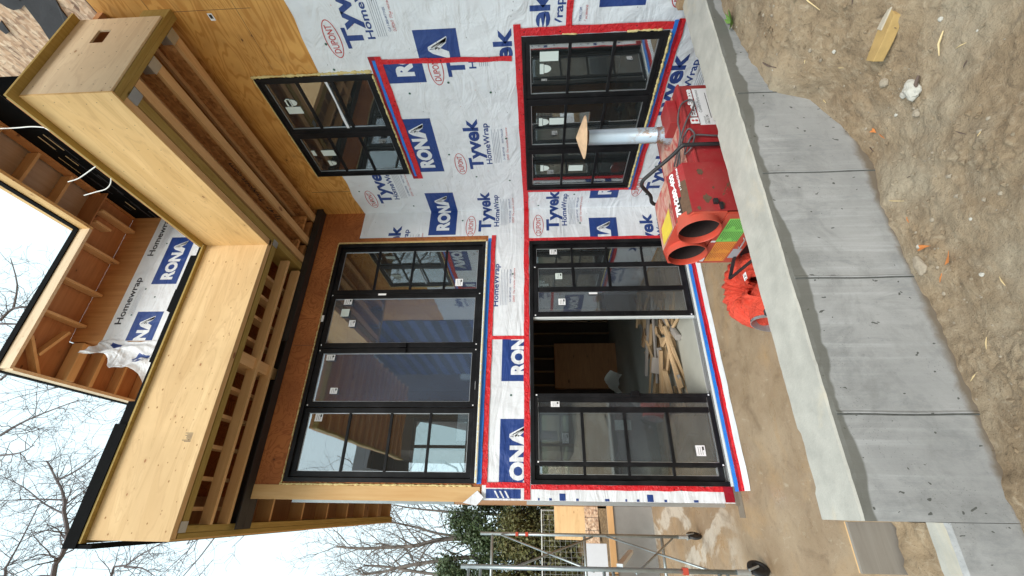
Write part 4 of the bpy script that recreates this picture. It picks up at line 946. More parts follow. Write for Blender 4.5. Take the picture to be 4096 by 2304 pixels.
M_(ur, 'rafter', (-.24, -.20, EY+.05, .02, 9.42, 9.59, 'lumber_y')); 
for y in (-.75, -1.25, -1.75, -2.25): M_(ur, 'rafter', (EX+.05, .28, y-.02, y+.02, 9.58, 9.755, 'lumber'))
M_(ur, 'gable_board', (EX+.046, .33, EY+.003, EY+.0185, 9.45, 9.77, 'ply_dark'))
M_(ur, 'ledger', (.285, .317, -2.6, .38, 9.55, 9.70, 'ply_wall'))
M_(ur, 'rafter', (-2.67, -2.08, .42, .54, 9.36, 9.55, 'lumber')); M_(ur, 'rafter', (-2.67, -2.08, .80, .86, 9.38, 9.59, 'lumber'))
for y in (1.3, 1.75, 2.2): M_(ur, 'rafter', (-2.67, -2.08, y, y+.04, 9.42, 9.59, 'lumber'))
b = MB(); Mx = Matrix.Translation((-2.45, -.05, 9.5)) @ Matrix.Rotation(R(-35), 4, 'Z'); b.box(-.28, .3, -.02, .02, -.06, .06, 'lumber', Mx); Mx = Matrix.Translation((-2.2, .1, 9.5)) @ Matrix.Rotation(R(28), 4, 'Z'); b.box(-.25, .25, -.02, .02, -.06, .06, 'lumber', Mx); b.build('loose_block', ur)
# loose wrap hanging at the corner of the top storey
b = MB(); NN = 22; vs = []
P0, P1, P2, P3 = Vector((-2.07, .38, 9.02)), Vector((-2.30, .1, 8.95)), Vector((-2.75, .35, 7.9)), Vector((-2.07, .38, 7.4))
for j in range(NN+1):
    for i in range(NN+1):
        u, v = i/NN, j/NN; p = P0.lerp(P1, u).lerp(P3.lerp(P2, u), v)
        p += Vector((.05*math.sin(v*14+u*5), -.05*math.cos(v*11+u*7), .0))*(.3+u) + Vector((.04*vnoise(u*4, v*4, 2), .05*vnoise(u*4, v*4, 2, 4), .03*vnoise(u*4, v*3, 3, 7)))
        vs.append(p)
b.add(vs, [(j*(NN+1)+i, j*(NN+1)+i+1, (j+1)*(NN+1)+i+1, (j+1)*(NN+1)+i) for j in range(NN) for i in range(NN)], 'wrap')
for f_ in range(len(b.f)):
    i, j = f_ % NN, f_//NN
    if (2 < j < 6 and i in (3, 4, 5, 6)) or (10 < j < 14 and 8 < i < 15 and (i+j) % 5): b.mi[f_] = b.mat('blue')
b.build('loose_wrap', uws, smooth=True)
# torn felt on the chipboard
b = MB()
for poly in ([(-3.45, 7.18), (-3.43, 6.99), (-3.42, 6.84), (-3.33, 6.88), (-3.21, 6.90), (-3.0, 7.12), (-2.85, 7.25), (-3.0, 7.33), (-3.2, 7.25)], [(-3.47, 7.4), (-3.45, 7.31), (-3.44, 7.2), (-3.40, 7.18), (-3.36, 7.27), (-3.35, 7.36), (-3.38, 7.40), (-3.43, 7.42)], [(-3.26, 7.60), (-3.15, 7.64), (-3.13, 7.70), (-3.2, 7.72)]):
    n_ = len(poly); vs = [(-.012-.02*abs(vnoise(p[0], p[1], 5)), p[0], p[1]) for p in poly] + [(-.002, p[0], p[1]) for p in poly]
    b.add(vs, [tuple(range(n_))] + [(i, (i+1) % n_, n_+(i+1) % n_, n_+i) for i in range(n_)], 'felt')
b.build('torn_felt', house)
# cables hanging from the roof edge
cabs = [([(-1.29, -2.96, 6.67), (-1.27, -2.98, 6.72), (-1.2, -2.94, 6.84), (-1.1, -2.87, 7.1), (-1.0, -2.78, 7.42), (-1.0, -2.78, 7.59), (-.9, -2.71, 7.9)], 'thin white cable rising from the canopy edge, nearest the chipboard wall'),
        ([(-1.29, -2.52, 6.68), (-1.27, -2.41, 6.90), (-1.27, -2.33, 7.08), (-1.27, -2.29, 7.23)], 'short straight white cable end sticking off the canopy edge, middle of the three'),
        ([(-1.29, -2.37, 6.66), (-1.27, -2.24, 6.80), (-1.27, -2.16, 6.93), (-1.27, -2.12, 7.08), (-1.27, -2.07, 7.27)], 'hooked white cable end over the canopy edge, nearest the inner roof corner')]
for pts, lb in cabs:
    b = MB(); b.tube(smooth_pts(pts, 7), .0055, 'whitec', 6); tag(b.build('cable', origin=pts[0], smooth=True), lb, 'cable')

# ================================================================== HEATER
ht = thing('portable_heater', (-1.7, -2.55, 0), 'large red portable construction heater with two orange outlets behind the retaining wall', 'heater')
YN, YF = -2.92, -2.20
b = MB()
hp = [(YN, .53), (YN, 1.09), (-2.76, 1.17), (-2.38, 1.17), (YF, 1.09), (YF, .53)]
for i in range(6):
    p, q = hp[i], hp[(i+1) % 6]; b.add([(-2.34, *p), (-2.34, *q), (-1.86, *q), (-1.86, *p)], [(0, 1, 2, 3)], 'red')
b.add([(-1.86, *p) for p in hp], [tuple(range(6))], 'red')
# top skins slightly proud
b.add([(-2.342, -2.758, 1.172), (-1.86, -2.758, 1.172), (-1.86, -2.382, 1.172), (-2.342, -2.382, 1.172)], [(0, 1, 2, 3)], 'redtop')
b.add([(-2.342, -2.378, 1.173), (-1.86, -2.378, 1.173), (-1.86, -2.198, 1.093), (-2.342, -2.198, 1.093)], [(0, 1, 2, 3)], 'redtop')
b.build('front_hood', ht, bevel=.006)
b = MB(); b.box(-1.859, -.93, -2.90, -2.22, .53, .985, 'red'); b.box(-1.858, -.925, -2.912, -2.89, .955, .978, 'red'); b.box(-1.85, -.95, -2.80, -2.28, .986, 1.0, 'redtop'); b.box(-1.32, -1.04, -2.84, -2.66, .988, 1.075, 'red'); b.box(-1.30, -1.06, -2.655, -2.60, .988, 1.03, 'yellow')
b.build('rear_cabinet', ht, bevel=.006)
OUT = [(-2.76, 1.005), (-2.425, .995)]; RO = .158
def outlet(yc, zc, x1):
    b = MB(); n_ = 48; r = RO
    b.lathe((0, yc, zc), [(r, -2.30), (r, x1), (r-.004, x1-.002), (r-.006, x1+.004), (r-.007, -2.362)], 'orange', n_, 'x'); b.lathe((0, yc, zc), [(r-.007, -2.3615), (r-.008, -2.14)], 'duct_shade', n_, 'x')
    return b.build('air_outlet', ht, smooth=False)
def holed(outer, holes, x0, x1, k, b):
    polys = [[Vector((p[0], p[1], 0)) for p in pl] for pl in [outer]+holes]; flat = [p for pl in polys for p in pl]
    tri = tessellate_polygon(polys); n_ = len(flat)
    b.add([(x0, p.x, p.y) for p in flat]+[(x1, p.x, p.y) for p in flat], [tuple(t) for t in tri]+[tuple(i+n_ for i in t) for t in tri]+[(i, (i+1) % len(outer), n_+(i+1) % len(outer), n_+i) for i in range(len(outer))], k)
circ = lambda c, r, m_=40: [(c[0]+r*math.cos(2*math.pi*i/m_), c[1]+r*math.sin(2*math.pi*i/m_)) for i in range(m_)]
b = MB(); holed([(YN+.0015, .842), (YN+.0015, 1.087), (-2.762, 1.169), (-2.378, 1.169), (YF-.0015, 1.087), (YF-.0015, .842)], [circ(c, RO-.004) for c in OUT], -2.356, -2.341, 'orange', b)
b.box(-2.364, -2.341, YN+.012, YF-.012, .53, .838, 'orange'); b.build('front_panel', ht)
for c in OUT: outlet(*c, -2.415)
b = MB(); b.box(-2.12, -2.11, YN+.01, YF-.01, .80, 1.08, 'duct_shade'); b.build('shade_plate', ht)  # dark plate added for the shade inside the hood
b = MB()  # fan guard and motor seen in the nearer outlet
for q in range(7): b.box(-2.222, -2.215, -2.90+.022*q, -2.888+.022*q, .90, 1.00, 'alu')
b.lathe((0, -2.70, 1.06), [(.05, -2.26), (.05, -2.22), (.035, -2.27), (.02, -2.25)], 'galv', 20, 'x'); b.box(-2.25, -2.23, -2.80, -2.77, .90, 1.05, 'redprint'); b.build('motor', ht)
for (y0, y1, z0, z1, k) in ((-2.85, -2.545, .63, .80, 'green'), (-2.535, -2.245, .625, .79, 'orl'), (-2.43, -2.29, .54, .612, 'greyl'), (-2.56, -2.538, .80, .835, 'stickerw'), (-2.30, -2.24, .80, .83, 'stickerw')):
    b = MB(); b.box(-2.3665, -2.3645, y0, y1, z0, z1, k)
    if k in ('green', 'orl'):
        random.seed(int(y0*-100))
        for q in range(11):
            za = z1-.012-.0145*q; yy_ = y0+.01
            for h_ in range(2):
                ya = y0+.012+(y1-y0)*.5*h_; b.box(-2.3675, -2.3666, ya, ya+(y1-y0)*random.uniform(.25, .45), za-.003, za, 'ink' if k == 'green' else 'red')
    b.build('label', ht)
b = MB(); b.tube([(-2.37, -2.60, .60), (-2.395, -2.60, .598), (-2.395, -2.47, .59), (-2.37, -2.47, .588)], .006, 'galv', 6); b.build('handle', ht)
b = MB(); b.box(-2.28, -2.24, -2.945, -2.921, .90, .93, 'rubber'); b.box(-2.33, -2.27, -2.94, -2.921, .87, .89, 'rubber'); b.build('latch', ht)
# rust patches, lettering and stickers lie on the hood
b = MB()
def blob(P, c, r, k, seed, n_=16, d=.0015):
    random.seed(seed); b.sheet([P(c[0]+r*math.cos(2*math.pi*i/n_)*random.uniform(.65, 1.15), c[1]+r*.8*math.sin(2*math.pi*i/n_)*random.uniform(.65, 1.15), d) for i in range(n_)], k)
PS = lambda a, c, d: (a, YN-d, c)
# chamfer frame: u along x (left->right when seen from the front is +x ... ), v up the slope
SL = math.hypot(.16, .08); ny_, nz_ = -.08/SL, .16/SL
PC = lambda a, v, d: (a, YN+.16*v/SL+ny_*(d), 1.09+.08*v/SL+nz_*(d))
for c_, r_, sd2 in (((-1.96, .97), .035, 1), ((-2.22, .965), .042, 2), ((-2.12, .90), .012, 3), ((-2.31, 1.04), .02, 4), ((-2.28, .86), .02, 5)):
    b = MB(); blob(PS, c_, r_, 'rust', sd2); b.build('rust_patch', ht)
b = MB(); blob(PC, (-1.92, .14), .035, 'rust', 9); b.build('rust_patch', ht)
b = MB(); b.sheet([PC(-2.335, .004, .002), PC(-2.03, .004, .002), PC(-2.01, .07, .002), PC(-2.16, .075, .002), PC(-2.20, .12, .002), PC(-2.335, .172, .002)], 'rust')
b.build('rust_patch', ht)
b = MB(); target = b
def label_text(P, txt, a0, v0, a1, v1, k, off=.03, d=.0032):
    vs, fs = get_text(txt, off); target.add([P(a0+(a1-a0)*x, v0+(v1-v0)*y, d) for x, y in vs], fs, k)
label_text(PC, '17FH280-400', -2.33, .105, -1.88, .150, 'stickerw', .05); b.build('lettering', ht); b = MB(); target = b; label_text(PC, 's \u2022 Multi-Oil Fired', -2.09, .055, -1.87, .076, 'stickerw', .03)
b.build('lettering', ht)
b = MB(); b.sheet([(-2.33, -2.69, 1.1745), (-2.13, -2.69, 1.1745), (-2.16, -2.45, 1.1745), (-2.32, -2.43, 1.1745)], 'yellow'); b.build('warning_sticker', ht)
b = MB(); target = b; PR = lambda a, c, d: (a, -2.9005-d, c)
b.box(-1.43, -.98, -2.9025, -2.901, .60, .856, 'stickerw'); 
label_text(PR, 'EcoBlaze', -1.34, .872, -1.0, .925, 'stickerw', .05, .013); b.box(-1.425, -1.355, -2.9145, -2.9125, .868, .938, 'stickerw')
for yq in (.918, .888): b.lathe((-1.39, 0, yq), [(.0128, -2.9155), (.0001, -2.9155)], 'redprint', 14, 'y')
label_text(PR, 'Comfort Performance', -1.28, .815, -1.0, .84, 'ink', .0, .0025); label_text(PR, 'RCP/GH275-400', -1.42, .80, -1.33, .815, 'ink', 0, .0025); label_text(PR, '1-866-322 CMC', -1.42, .775, -1.31, .795, 'ink', .01, .0025)
for q in range(4): b.box(-1.35, -1.04-.03*(q % 2), -2.9035, -2.9028, .752-.02*q, .757-.02*q, 'ink')
b.build('label', ht)
b = MB(); cx, cy = -1.232, -2.62
b.lathe((cx, cy, 0), [(.085, 1.0), (.09, 1.03), (.075, 1.06), (.078, 1.09), (.072, 1.10), (.072, 1.13), (.078, 1.135), (.072, 1.14), (.068, 1.75)], 'stack', 28)
st_o = b.build('exhaust_stack', ht, smooth=True)
b = MB(); b.lathe((cx, cy, 0), [(.0635, 1.735), (.0635, 1.785)], 'rust', 28)
b.lathe((cx, cy, 0), [(.001, 1.865), (.07, 1.84), (.19, 1.79), (.192, 1.782), (.05, 1.80)], 'cap', 28); b.build('rain_cap', st_o, smooth=False)
b = MB(); b.tube(smooth_pts([(-1.706, -2.955, .10), (-1.706, -2.955, .70), (-1.706, -2.955, 1.02), (-1.708, -2.94, 1.075), (-1.72, -2.85, 1.13), (-1.75, -2.64, 1.29), (-1.755, -2.58, 1.315), (-1.75, -2.52, 1.30), (-1.72, -2.36, 1.19), (-1.70, -2.19, 1.08), (-1.70, -2.17, .60)], 5), .0165, 'rubber', 10); b.build('lifting_bar', ht, smooth=True)
b = MB()
for x in (-2.25, -1.0):
    for y in (-2.98, -2.14): b.lathe((x, 0, .15), [(.001, y-.03), (.13, y-.03), (.15, y-.02), (.15, y+.02), (.13, y+.03), (.001, y+.03)], 'rubber', 24, 'y')
b.box(-2.27, -.98, -2.94, -2.18, .40, .529, 'steel'); b.box(-1.02, -.98, -3.0, -2.12, .13, .40, 'steel'); b.box(-2.27, -2.23, -3.0, -2.12, .13, .40, 'steel'); b.build('undercarriage', ht)
cp = [(-1.60, -2.60, 1.02), (-1.519, -2.86, 1.03), (-1.40, -2.92, 1.045), (-1.22, -2.93, .995), (-1.165, -2.94, .91), (-1.24, -2.94, .89), (-1.42, -2.93, .985), (-1.60, -2.88, 1.05), (-1.74, -2.75, 1.04), (-1.70, -2.62, 1.02), (-1.60, -2.80, 1.03), (-1.50, -2.92, .985), (-1.555, -2.935, .945), (-1.63, -2.935, .96), (-1.72, -2.93, 1.0), (-1.70, -2.85, 1.02), (-1.62, -2.92, .99), (-1.575, -2.93, .93), (-1.59, -2.93, .75), (-1.60, -2.93, .35)]
b = MB(); b.tube(smooth_pts(cp, 8), .0075, 'cable', 7); tag(b.build('power_cord', origin=(-1.5, -2.8, 1), smooth=True), 'grey cord looped loosely over the rear cabinet of the red heater', 'cord')

# ================================================================== DUCT BUNDLE in front of the heater
dc = thing('air_duct', (-2.55, -2.05, 0), 'crumpled bright red fabric air duct bundled on the slab beside the heater', 'duct')
b = MB(); NU, NV = 150, 40; vs = []; cxd = Vector((-2.50, -1.97, .24))
for i in range(NU):
    u = i/NU*1.0; a = -R(100)+R(330)*u
    for j in range(NV):
        v = 2*math.pi*j/NV
        pl = 1+.09*math.sin(a*19+3.2*math.sin(v)+4*vnoise(a, v, 1.2)) + .05*math.sin(a*41+5*vnoise(a, v, 2, 5)) + .16*vnoise(a*2, v, 1.3, 3)
        r = .150*pl
        R0 = .175
        c = Vector((math.cos(a)*(R0*1.1), math.sin(a)*(R0*1.25), .0))
        vs.append(cxd + Vector((c.x + math.cos(a)*r*math.cos(v)*1.0, c.y + math.sin(a)*r*math.cos(v), r*1.3*math.sin(v))))
b.add(vs, [(i*NV+j, i*NV+(j+1) % NV, (i+1)*NV+(j+1) % NV, (i+1)*NV+j) for i in range(NU-1) for j in range(NV)], 'duct')
b.build('fabric', dc, smooth=True)
ax = Vector((-.96, .05, .22)).normalized(); e1 = ax.cross(Vector((0, 0, 1))).normalized(); e2 = ax.cross(e1)
b = MB(); c0 = Vector((-2.90, -2.10, .285))
ringp = [c0 + (e1*math.cos(t)+e2*math.sin(t))*.158 for t in [2*math.pi*i/40 for i in range(40)]]
vs = []
for h, rr in ((-.36, .120), (-.26, .165), (-.12, .172), (-.012, .159)):
    for i in range(40): t = 2*math.pi*i/40; vs.append(c0 + ax*h + (e1*math.cos(t)+e2*math.sin(t))*(rr+.004*math.sin(t*9)))
b.add(vs, [(q*40+i, q*40+(i+1) % 40, (q+1)*40+(i+1) % 40, (q+1)*40+i) for q in range(3) for i in range(40)], 'duct'); b.build('collar', dc, smooth=True)
b = MB(); vs = []
for h, rr in ((-.012, .1595), (.012, .1595), (.012, .154), (-.14, .150)):
    for i in range(40): t = 2*math.pi*i/40; vs.append(c0 + ax*h + (e1*math.cos(t)+e2*math.sin(t))*rr)
b.add(vs, [(q*40+i, q*40+(i+1) % 40, (q+1)*40+(i+1) % 40, (q+1)*40+i) for q in range(3) for i in range(40)], 'galv')
b.add([c0+ax*-.11+(e1*math.cos(t)+e2*math.sin(t))*.150 for t in [2*math.pi*i/40 for i in range(40)]], [tuple(range(40))], 'darkin'); b.build('metal_ring', dc)
b = MB(); b.box(-2.60, -2.54, -2.35, -2.30, .52, .523, 'stickerw', None); target = b
b.v = [tuple(Vector(v)) for v in b.v]; tq = get_text('12"', .02); b.add([(-2.55-.045*y if False else -2.598+.05*x, -2.345+.03*y, .5245) for x, y in tq[0]], tq[1], 'ink'); b.build('size_tag', dc)
b = MB(); b.tube([(-2.45, -2.07, .52), (-2.28, -2.50, .58)], .016, 'rubber', 4); b.tube([(-2.45, -2.07, .52), (-2.56, -2.60, .56)], .013, 'rubber', 4); b.tube(smooth_pts([(-2.86, -2.42, .42), (-2.90, -2.30, .43), (-2.98, -2.40, .30)], 4), .014, 'rubber', 6); b.box(-3.01, -2.97, -2.43, -2.39, .27, .30, 'galv'); b.build('strap', dc)
b = MB(); b.tube(smooth_pts([(-2.1, -2.3, .30), (-2.22, -1.95, .12), (-2.32, -1.85, .02), (-2.30, -2.2, .015), (-2.0, -2.4, .02)], 6), .011, 'rubber', 8); tag(b.build('power_cord', origin=(-2.2, -2.1, 0), smooth=True), 'black cable curving on the slab under the heater front', 'cord')

# ================================================================== SCAFFOLD
sc = thing('rolling_scaffold', (-5.1, .5, 0), 'galvanised steel rolling scaffold tower at the left edge of the patio', 'scaffold')
def frame(xr, y, zt):
    for x in (xr, xr-.76):
        b = MB(); b.tube([(x, y, .30), (x, y, zt)], .0215, 'tube', 12); po = b.build('post', sc, smooth=True)
        b = MB(); b.tube([(x, y, .20), (x, y, .33)], .026, 'galv', 10)
        ang = 1.25 if y > 0 else .95; dx, dy = math.cos(ang), math.sin(ang)
        for sgn in (-1, 1): b.tube([(x-.03*dy*sgn, y+.03*dx*sgn, .21), (x+.05*dx-.03*dy*sgn, y+.05*dy+.03*dx*sgn, .10)], .011, 'galv', 6)
        b.build('caster', po)
        b = MB(); ns = 28; cw = Vector((x+.05*dx, y+.05*dy, .10)); vs = []
        for (rr, hh) in ((.001, -.012), (.055, -.012), (.06, -.022), (.085, -.022), (.1, -.012), (.1, .012), (.085, .022), (.06, .022), (.055, .012), (.001, .012)):
            for j in range(ns): a = 2*math.pi*j/ns; vs.append(cw + Vector((dx*math.cos(a)*rr - dy*hh, dy*math.cos(a)*rr + dx*hh, math.sin(a)*rr)))
        b.add(vs, [(i*ns+j, i*ns+(j+1) % ns, (i+1)*ns+(j+1) % ns, (i+1)*ns+j) for i in range(9) for j in range(ns)], 'rubber'); b.build('wheel', po, smooth=False)
    return xr
frame(-4.62, 1.456, 3.10); frame(-4.83, -.406, 3.06)
for y, xr, zs_ in ((1.456, -4.62, (2.93, 1.63, .56)), (-.406, -4.83, (2.98, 2.86, 1.62, 1.53, .50, .42))):
    for z in zs_:
        b = MB(); b.tube([(xr-.01, y, z), (xr-.75, y, z)], .016 if y < 0 else .0205, 'tube', 10); b.build('rung', sc, smooth=True)
for a, c in (((-4.63, 1.43, 2.80), (-4.85, -.40, 1.72)), ((-4.64, 1.43, 1.52), (-4.86, -.40, 2.60)), ((-4.63, 1.43, 1.32), (-4.85, -.40, .48)), ((-4.64, 1.43, .42), (-4.86, -.40, 1.30))):
    b = MB(); b.tube([a, c], .012, 'tube', 8); b.build('cross_brace', sc, smooth=True)
b = MB(); b.box(-4.645, -4.595, 1.43, 1.48, 2.56, 2.60, 'orange'); b.box(-4.645, -4.595, 1.43, 1.48, 2.42, 2.46, 'orange'); b.box(-4.86, -4.80, -.435, -.38, .80, .85, 'orange'); b.build('marker_band', sc)
b = MB(); Mx = Matrix.Translation((-4.80, .52, 1.23)) @ Matrix.Rotation(R(-14), 4, 'X'); b.box(-.02, .02, -.95, .9, -.03, .03, 'alu', Mx); tag(b.build('guard_rail', sc), None)

# background panels
b = MB(); Mx = Matrix.Translation((-4.4, 5.5, .95)) @ Matrix.Rotation(R(-12), 4, 'X'); b.box(-.5, .17, -.01, .01, .22, .98, 'ply_x', Mx)
tag(b.build('plywood_sheet', origin=(-4.3, 5.5, 1)), 'orange tan plywood sheet leaning on the soil bank behind the low wall', 'board')
b = MB(); Mx = Matrix.Translation((-4.4, 5.3, .95)) @ Matrix.Rotation(R(-14), 4, 'X'); b.box(-.55, .17, -.03, -.01, .0, .30, 'osb', Mx)
for q in (-.3, -.05): b.box(q-.004, q+.004, -.032, -.0301, .0, .30, 'ink', Mx)
tag(b.build('chipboard_strip', origin=(-4.3, 5.3, 1)), 'strip of chip board below the plywood sheet on the soil bank', 'board')
b = MB(); b.box(-6.4, -4.84, 3.52, 3.56, 1.05, 1.46, 'white_panel'); tag(b.build('foam_panel', origin=(-5.6, 3.54, 1.05)), 'white foam panel lying on edge behind the scaffold', 'panel')
b = MB(); b.box(-6.4, -5.3, 3.50, 3.60, .88, 1.049, 'soil'); tag(b.build('support_block', origin=(-5.6, 3.54, .9)), 'dark block holding up the white foam panel', 'block')
# wire fence
fn = thing('wire_fence', (-6, 6.2, 1.0), 'welded wire mesh fence panel with a pale top rail in front of the hedge', 'fence')
b = MB(); b.tube([(-12, 6.2, 2.22), (-4.3, 6.2, 2.20)], .018, 'fence', 8); b.tube([(-12, 6.2, 1.1), (-4.3, 6.2, 1.1)], .014, 'fence', 6); b.build('rail', fn)
b = MB()
for i in range(71): x = -12+.11*i; b.tube([(x, 6.2, 1.05), (x, 6.2, 2.21)], .0028, 'fence', 4, False)
for i in range(9): z = 1.15+.125*i; b.tube([(-12, 6.2, z), (-4.3, 6.2, z)], .0035, 'fence', 4, False)
b.build('wire_mesh', fn)
for x in (-5.9, -8.4, -4.32):
    b = MB(); b.tube([(x, 6.2, .9), (x, 6.2, 2.22)], .016, 'fence', 8); b.build('post', fn)
b = MB()
for i in range(14): b.box(-14, -4.3, 7.6, 7.63, 1.1+.13*i, 1.2+.13*i, 'fwood')
for i in range(5): b.box(-13+2*i, -12.9+2*i, 7.57, 7.68, 1, 3.0, 'fwood')
tag(b.build('board_fence', origin=(-8, 7.6, 1)), 'dark board fence behind the wire mesh', 'fence')

# ================================================================== TREES
def seg_tube(V, Fc, pts, rs, n):
    o = len(V); u = None
    for i, p in enumerate(pts):
        t = (pts[min(i+1, len(pts)-1)] - pts[max(i-1, 0)]).normalized()
        if u is None: u = t.orthogonal().normalized()
        u = (u - t*u.dot(t)); u = u.normalized() if u.length > 1e-5 else t.orthogonal().normalized(); w_ = t.cross(u)
        for j in range(n): a = 2*math.pi*j/n; V.append(p + (u*math.cos(a)+w_*math.sin(a))*rs[i])
    for i in range(len(pts)-1):
        for j in range(n): Fc.append((o+i*n+j, o+i*n+(j+1) % n, o+(i+1)*n+(j+1) % n, o+(i+1)*n+j))
def grow(V, Fc, p, d, L, r, lev, maxlev, rnd, up=.12):
    n_ = 7 if lev < 2 else 5; pts = [p]; rs = [r]; q = p.copy(); dd = d.copy(); wob = .16 if lev == 0 else .30
    for i in range(n_):
        dd = (dd + Vector([rnd.gauss(0, wob) for _ in range(3)]) + Vector((0, 0, up))).normalized()
        q = q + dd*(L/n_); pts.append(q); rs.append(max(r*(1-.75*(i+1)/n_), .0035))
    seg_tube(V, Fc, pts, rs, 6 if lev < 1 else 4 if lev < 2 else 3)
    if lev >= maxlev: return
    kids = {0: 7, 1: 5, 2: 4, 3: 3}.get(lev, 3)
    for k_ in range(kids):
        t = rnd.uniform(.25 if lev else .35, 1); i = min(int(t*n_), n_-1); f = t*n_-i; a = pts[i].lerp(pts[i+1], f)
        ax_ = (pts[i+1]-pts[i]).normalized(); side = ax_.orthogonal().normalized(); side.rotate(Matrix.Rotation(rnd.uniform(0, 6.28), 3, ax_))
        nd = (ax_*.75 + side*rnd.uniform(.6, 1.1)).normalized()
        grow(V, Fc, a, nd, L*rnd.uniform(.38, .62)*(1-.25*t), max(rs[i]*.55, .004), lev+1, maxlev, rnd, up*.8)
def bare_tree(base, H, r, seed, label, lean=(0, 0, 1), limbs=(), nl=9, group='bare trees behind the house', bark='bark', maxlev=3, sc_=.0):
    rnd = random.Random(seed); V = []; Fc = []
    base = Vector(base); d = Vector(lean).normalized()
    n_ = 10; pts = [base]; rs = [r]; q = base.copy(); dd = d.copy()
    for i in range(n_):
        dd = (dd + Vector([rnd.gauss(0, .07) for _ in range(3)])).normalized(); q = q+dd*(H*.62/n_); pts.append(q); rs.append(r*(1-.55*(i+1)/n_))
    V2 = []; F2 = []; seg_tube(V2, F2, pts, rs, 9)
    for k_ in range(nl):
        i = rnd.randint(4, n_-1); a = pts[i]; an = rnd.uniform(0, 6.28)
        nd = Vector((math.cos(an), math.sin(an), rnd.uniform(.5, 1.4))).normalized()
        grow(V, Fc, a, nd, H*rnd.uniform(.28, .42), rs[i]*.55, 1, maxlev+1, rnd)
    for k_ in range(3): grow(V, Fc, pts[-1], (dd+Vector([rnd.gauss(0, .4), rnd.gauss(0, .4), .3])).normalized(), H*.4, rs[-1]*.75, 1, maxlev+1, rnd)
    for lm, rr in limbs:
        P_ = smooth_pts(lm, 3); rs_ = [max(.008, rr*(1-.8*i/len(P_))) for i in range(len(P_))]; seg_tube(V, Fc, P_, rs_, 6)
        for i in range(1, len(P_)-1):
            for _ in range(2):
                ax_ = (P_[i+1]-P_[i]).normalized(); side = ax_.orthogonal().normalized(); side.rotate(Matrix.Rotation(rnd.uniform(0, 6.28), 3, ax_))
                grow(V, Fc, P_[i].copy(), (ax_*.5+side).normalized(), rnd.uniform(.8, 1.7), max(.010, rs_[i]*.4), 2, 4, rnd, .05)
    t = thing('bare_tree', base, label, 'tree', group)
    b = MB(); b.add(V2, F2, bark); b.build('trunk', t, smooth=True)
    b = MB(); b.add(V, Fc, bark); b.build('crown', t)
V3 = Vector
L1 = [(-10.0, 9.3, 13.5), (-8.3, 9, 15.6), (-6.27, 9.0, 16.87), (-5.73, 9.0, 16.87), (-5.17, 9.0, 16.99), (-4.55, 9.0, 17.45), (-4.33, 9.0, 17.53), (-3.94, 9.0, 17.84), (-3.67, 9.0, 18.16), (-3.19, 9.0, 18.7), (-3.07, 9.0, 18.87)]
L1c = [(-4.63, 9.0, 17.41), (-4.34, 9.0, 18.25), (-3.88, 9.0, 19.21), (-3.53, 9.0, 20.27)]; L1d = [(-4.23, 9.0, 17.62), (-4.23, 9.0, 18.68), (-4.28, 9.0, 19.81)]; L1e = [(-3.67, 9.0, 18.16), (-3.3, 9.0, 17.55), (-2.76, 9.0, 17.07)]
L2 = [(-10, 9.3, 15), (-8.3, 9, 17.2), (-6.3, 9.0, 18.4), (-6.0, 9.0, 18.49), (-5.44, 9.0, 18.43), (-4.34, 9.0, 18.39)]
L3 = [(-10, 9.3, 11.5), (-8.3, 9, 13.6), (-6.23, 9.0, 15.04), (-5.96, 9.0, 14.7), (-5.69, 9.0, 14.36), (-5.37, 9.0, 13.82)]; L3b = [(-6.0, 9.0, 14.73), (-6.02, 9.0, 14.17), (-6.21, 9.0, 13.68)]
bare_tree((-10.2, 9.4, .9), 21, .26, 5, 'tall bare tree at the left edge whose dark crooked limb reaches over the low roof', (0.02, 0, 1), [(L1, .085), (L1c, .03), (L1d, .03), (L1e, .035), (L2, .05), (L3, .05), (L3b, .03)])
def sc2(pts, k): # same line of sight, nearer
    c = V3((-4.31, -5.51, 2.256)); return [tuple(c+(V3(p)-c)*k) for p in pts]
M1 = sc2([(3.02, 11, 26.7), (3.62, 11, 26.41), (3.67, 11, 25.59), (3.8, 11, 24.94)], .74); M1b = sc2([(3.62, 11, 26.41), (4.87, 11, 26.95), (6.38, 11, 28.2)], .74); M2 = sc2([(2.86, 11, 26.6), (2.83, 11, 25.61), (2.8, 11, 24.77)], .74); M3 = sc2([(.26, 11, 25.01), (.72, 11, 24.62), (.95, 11, 23.9)], .74)
L4 = sc2([(-2.26, 9.0, 21.04), (-1.86, 9.0, 20.54), (-1.49, 9.0, 19.84), (-1.02, 9.0, 18.73)], .85); L5 = sc2([(-2.91, 9.0, 20.65), (-2.82, 9.0, 19.97), (-2.56, 9.0, 19.58)], .85)
bare_tree((-.5, 8.4, .9), 21, .24, 12, 'bare tree whose twigs show above the tallest roof corner', (0, -.02, 1), [(M1, .05), (M1b, .04), (M2, .04), (M3, .04), (L4, .04), (L5, .03)])
bare_tree((-1.6, 13, .9), 22, .20, 31, 'slender bare tree farthest behind the roofs', nl=6)
N1 = [(-5.0, 9.5, 1), (-5.1, 9.5, 3.5), (-5.15, 9.5, 5.15), (-5.34, 9.5, 6.08), (-5.4, 9.5, 6.98), (-5.44, 9.5, 7.8), (-5.4, 9.5, 8.53)]
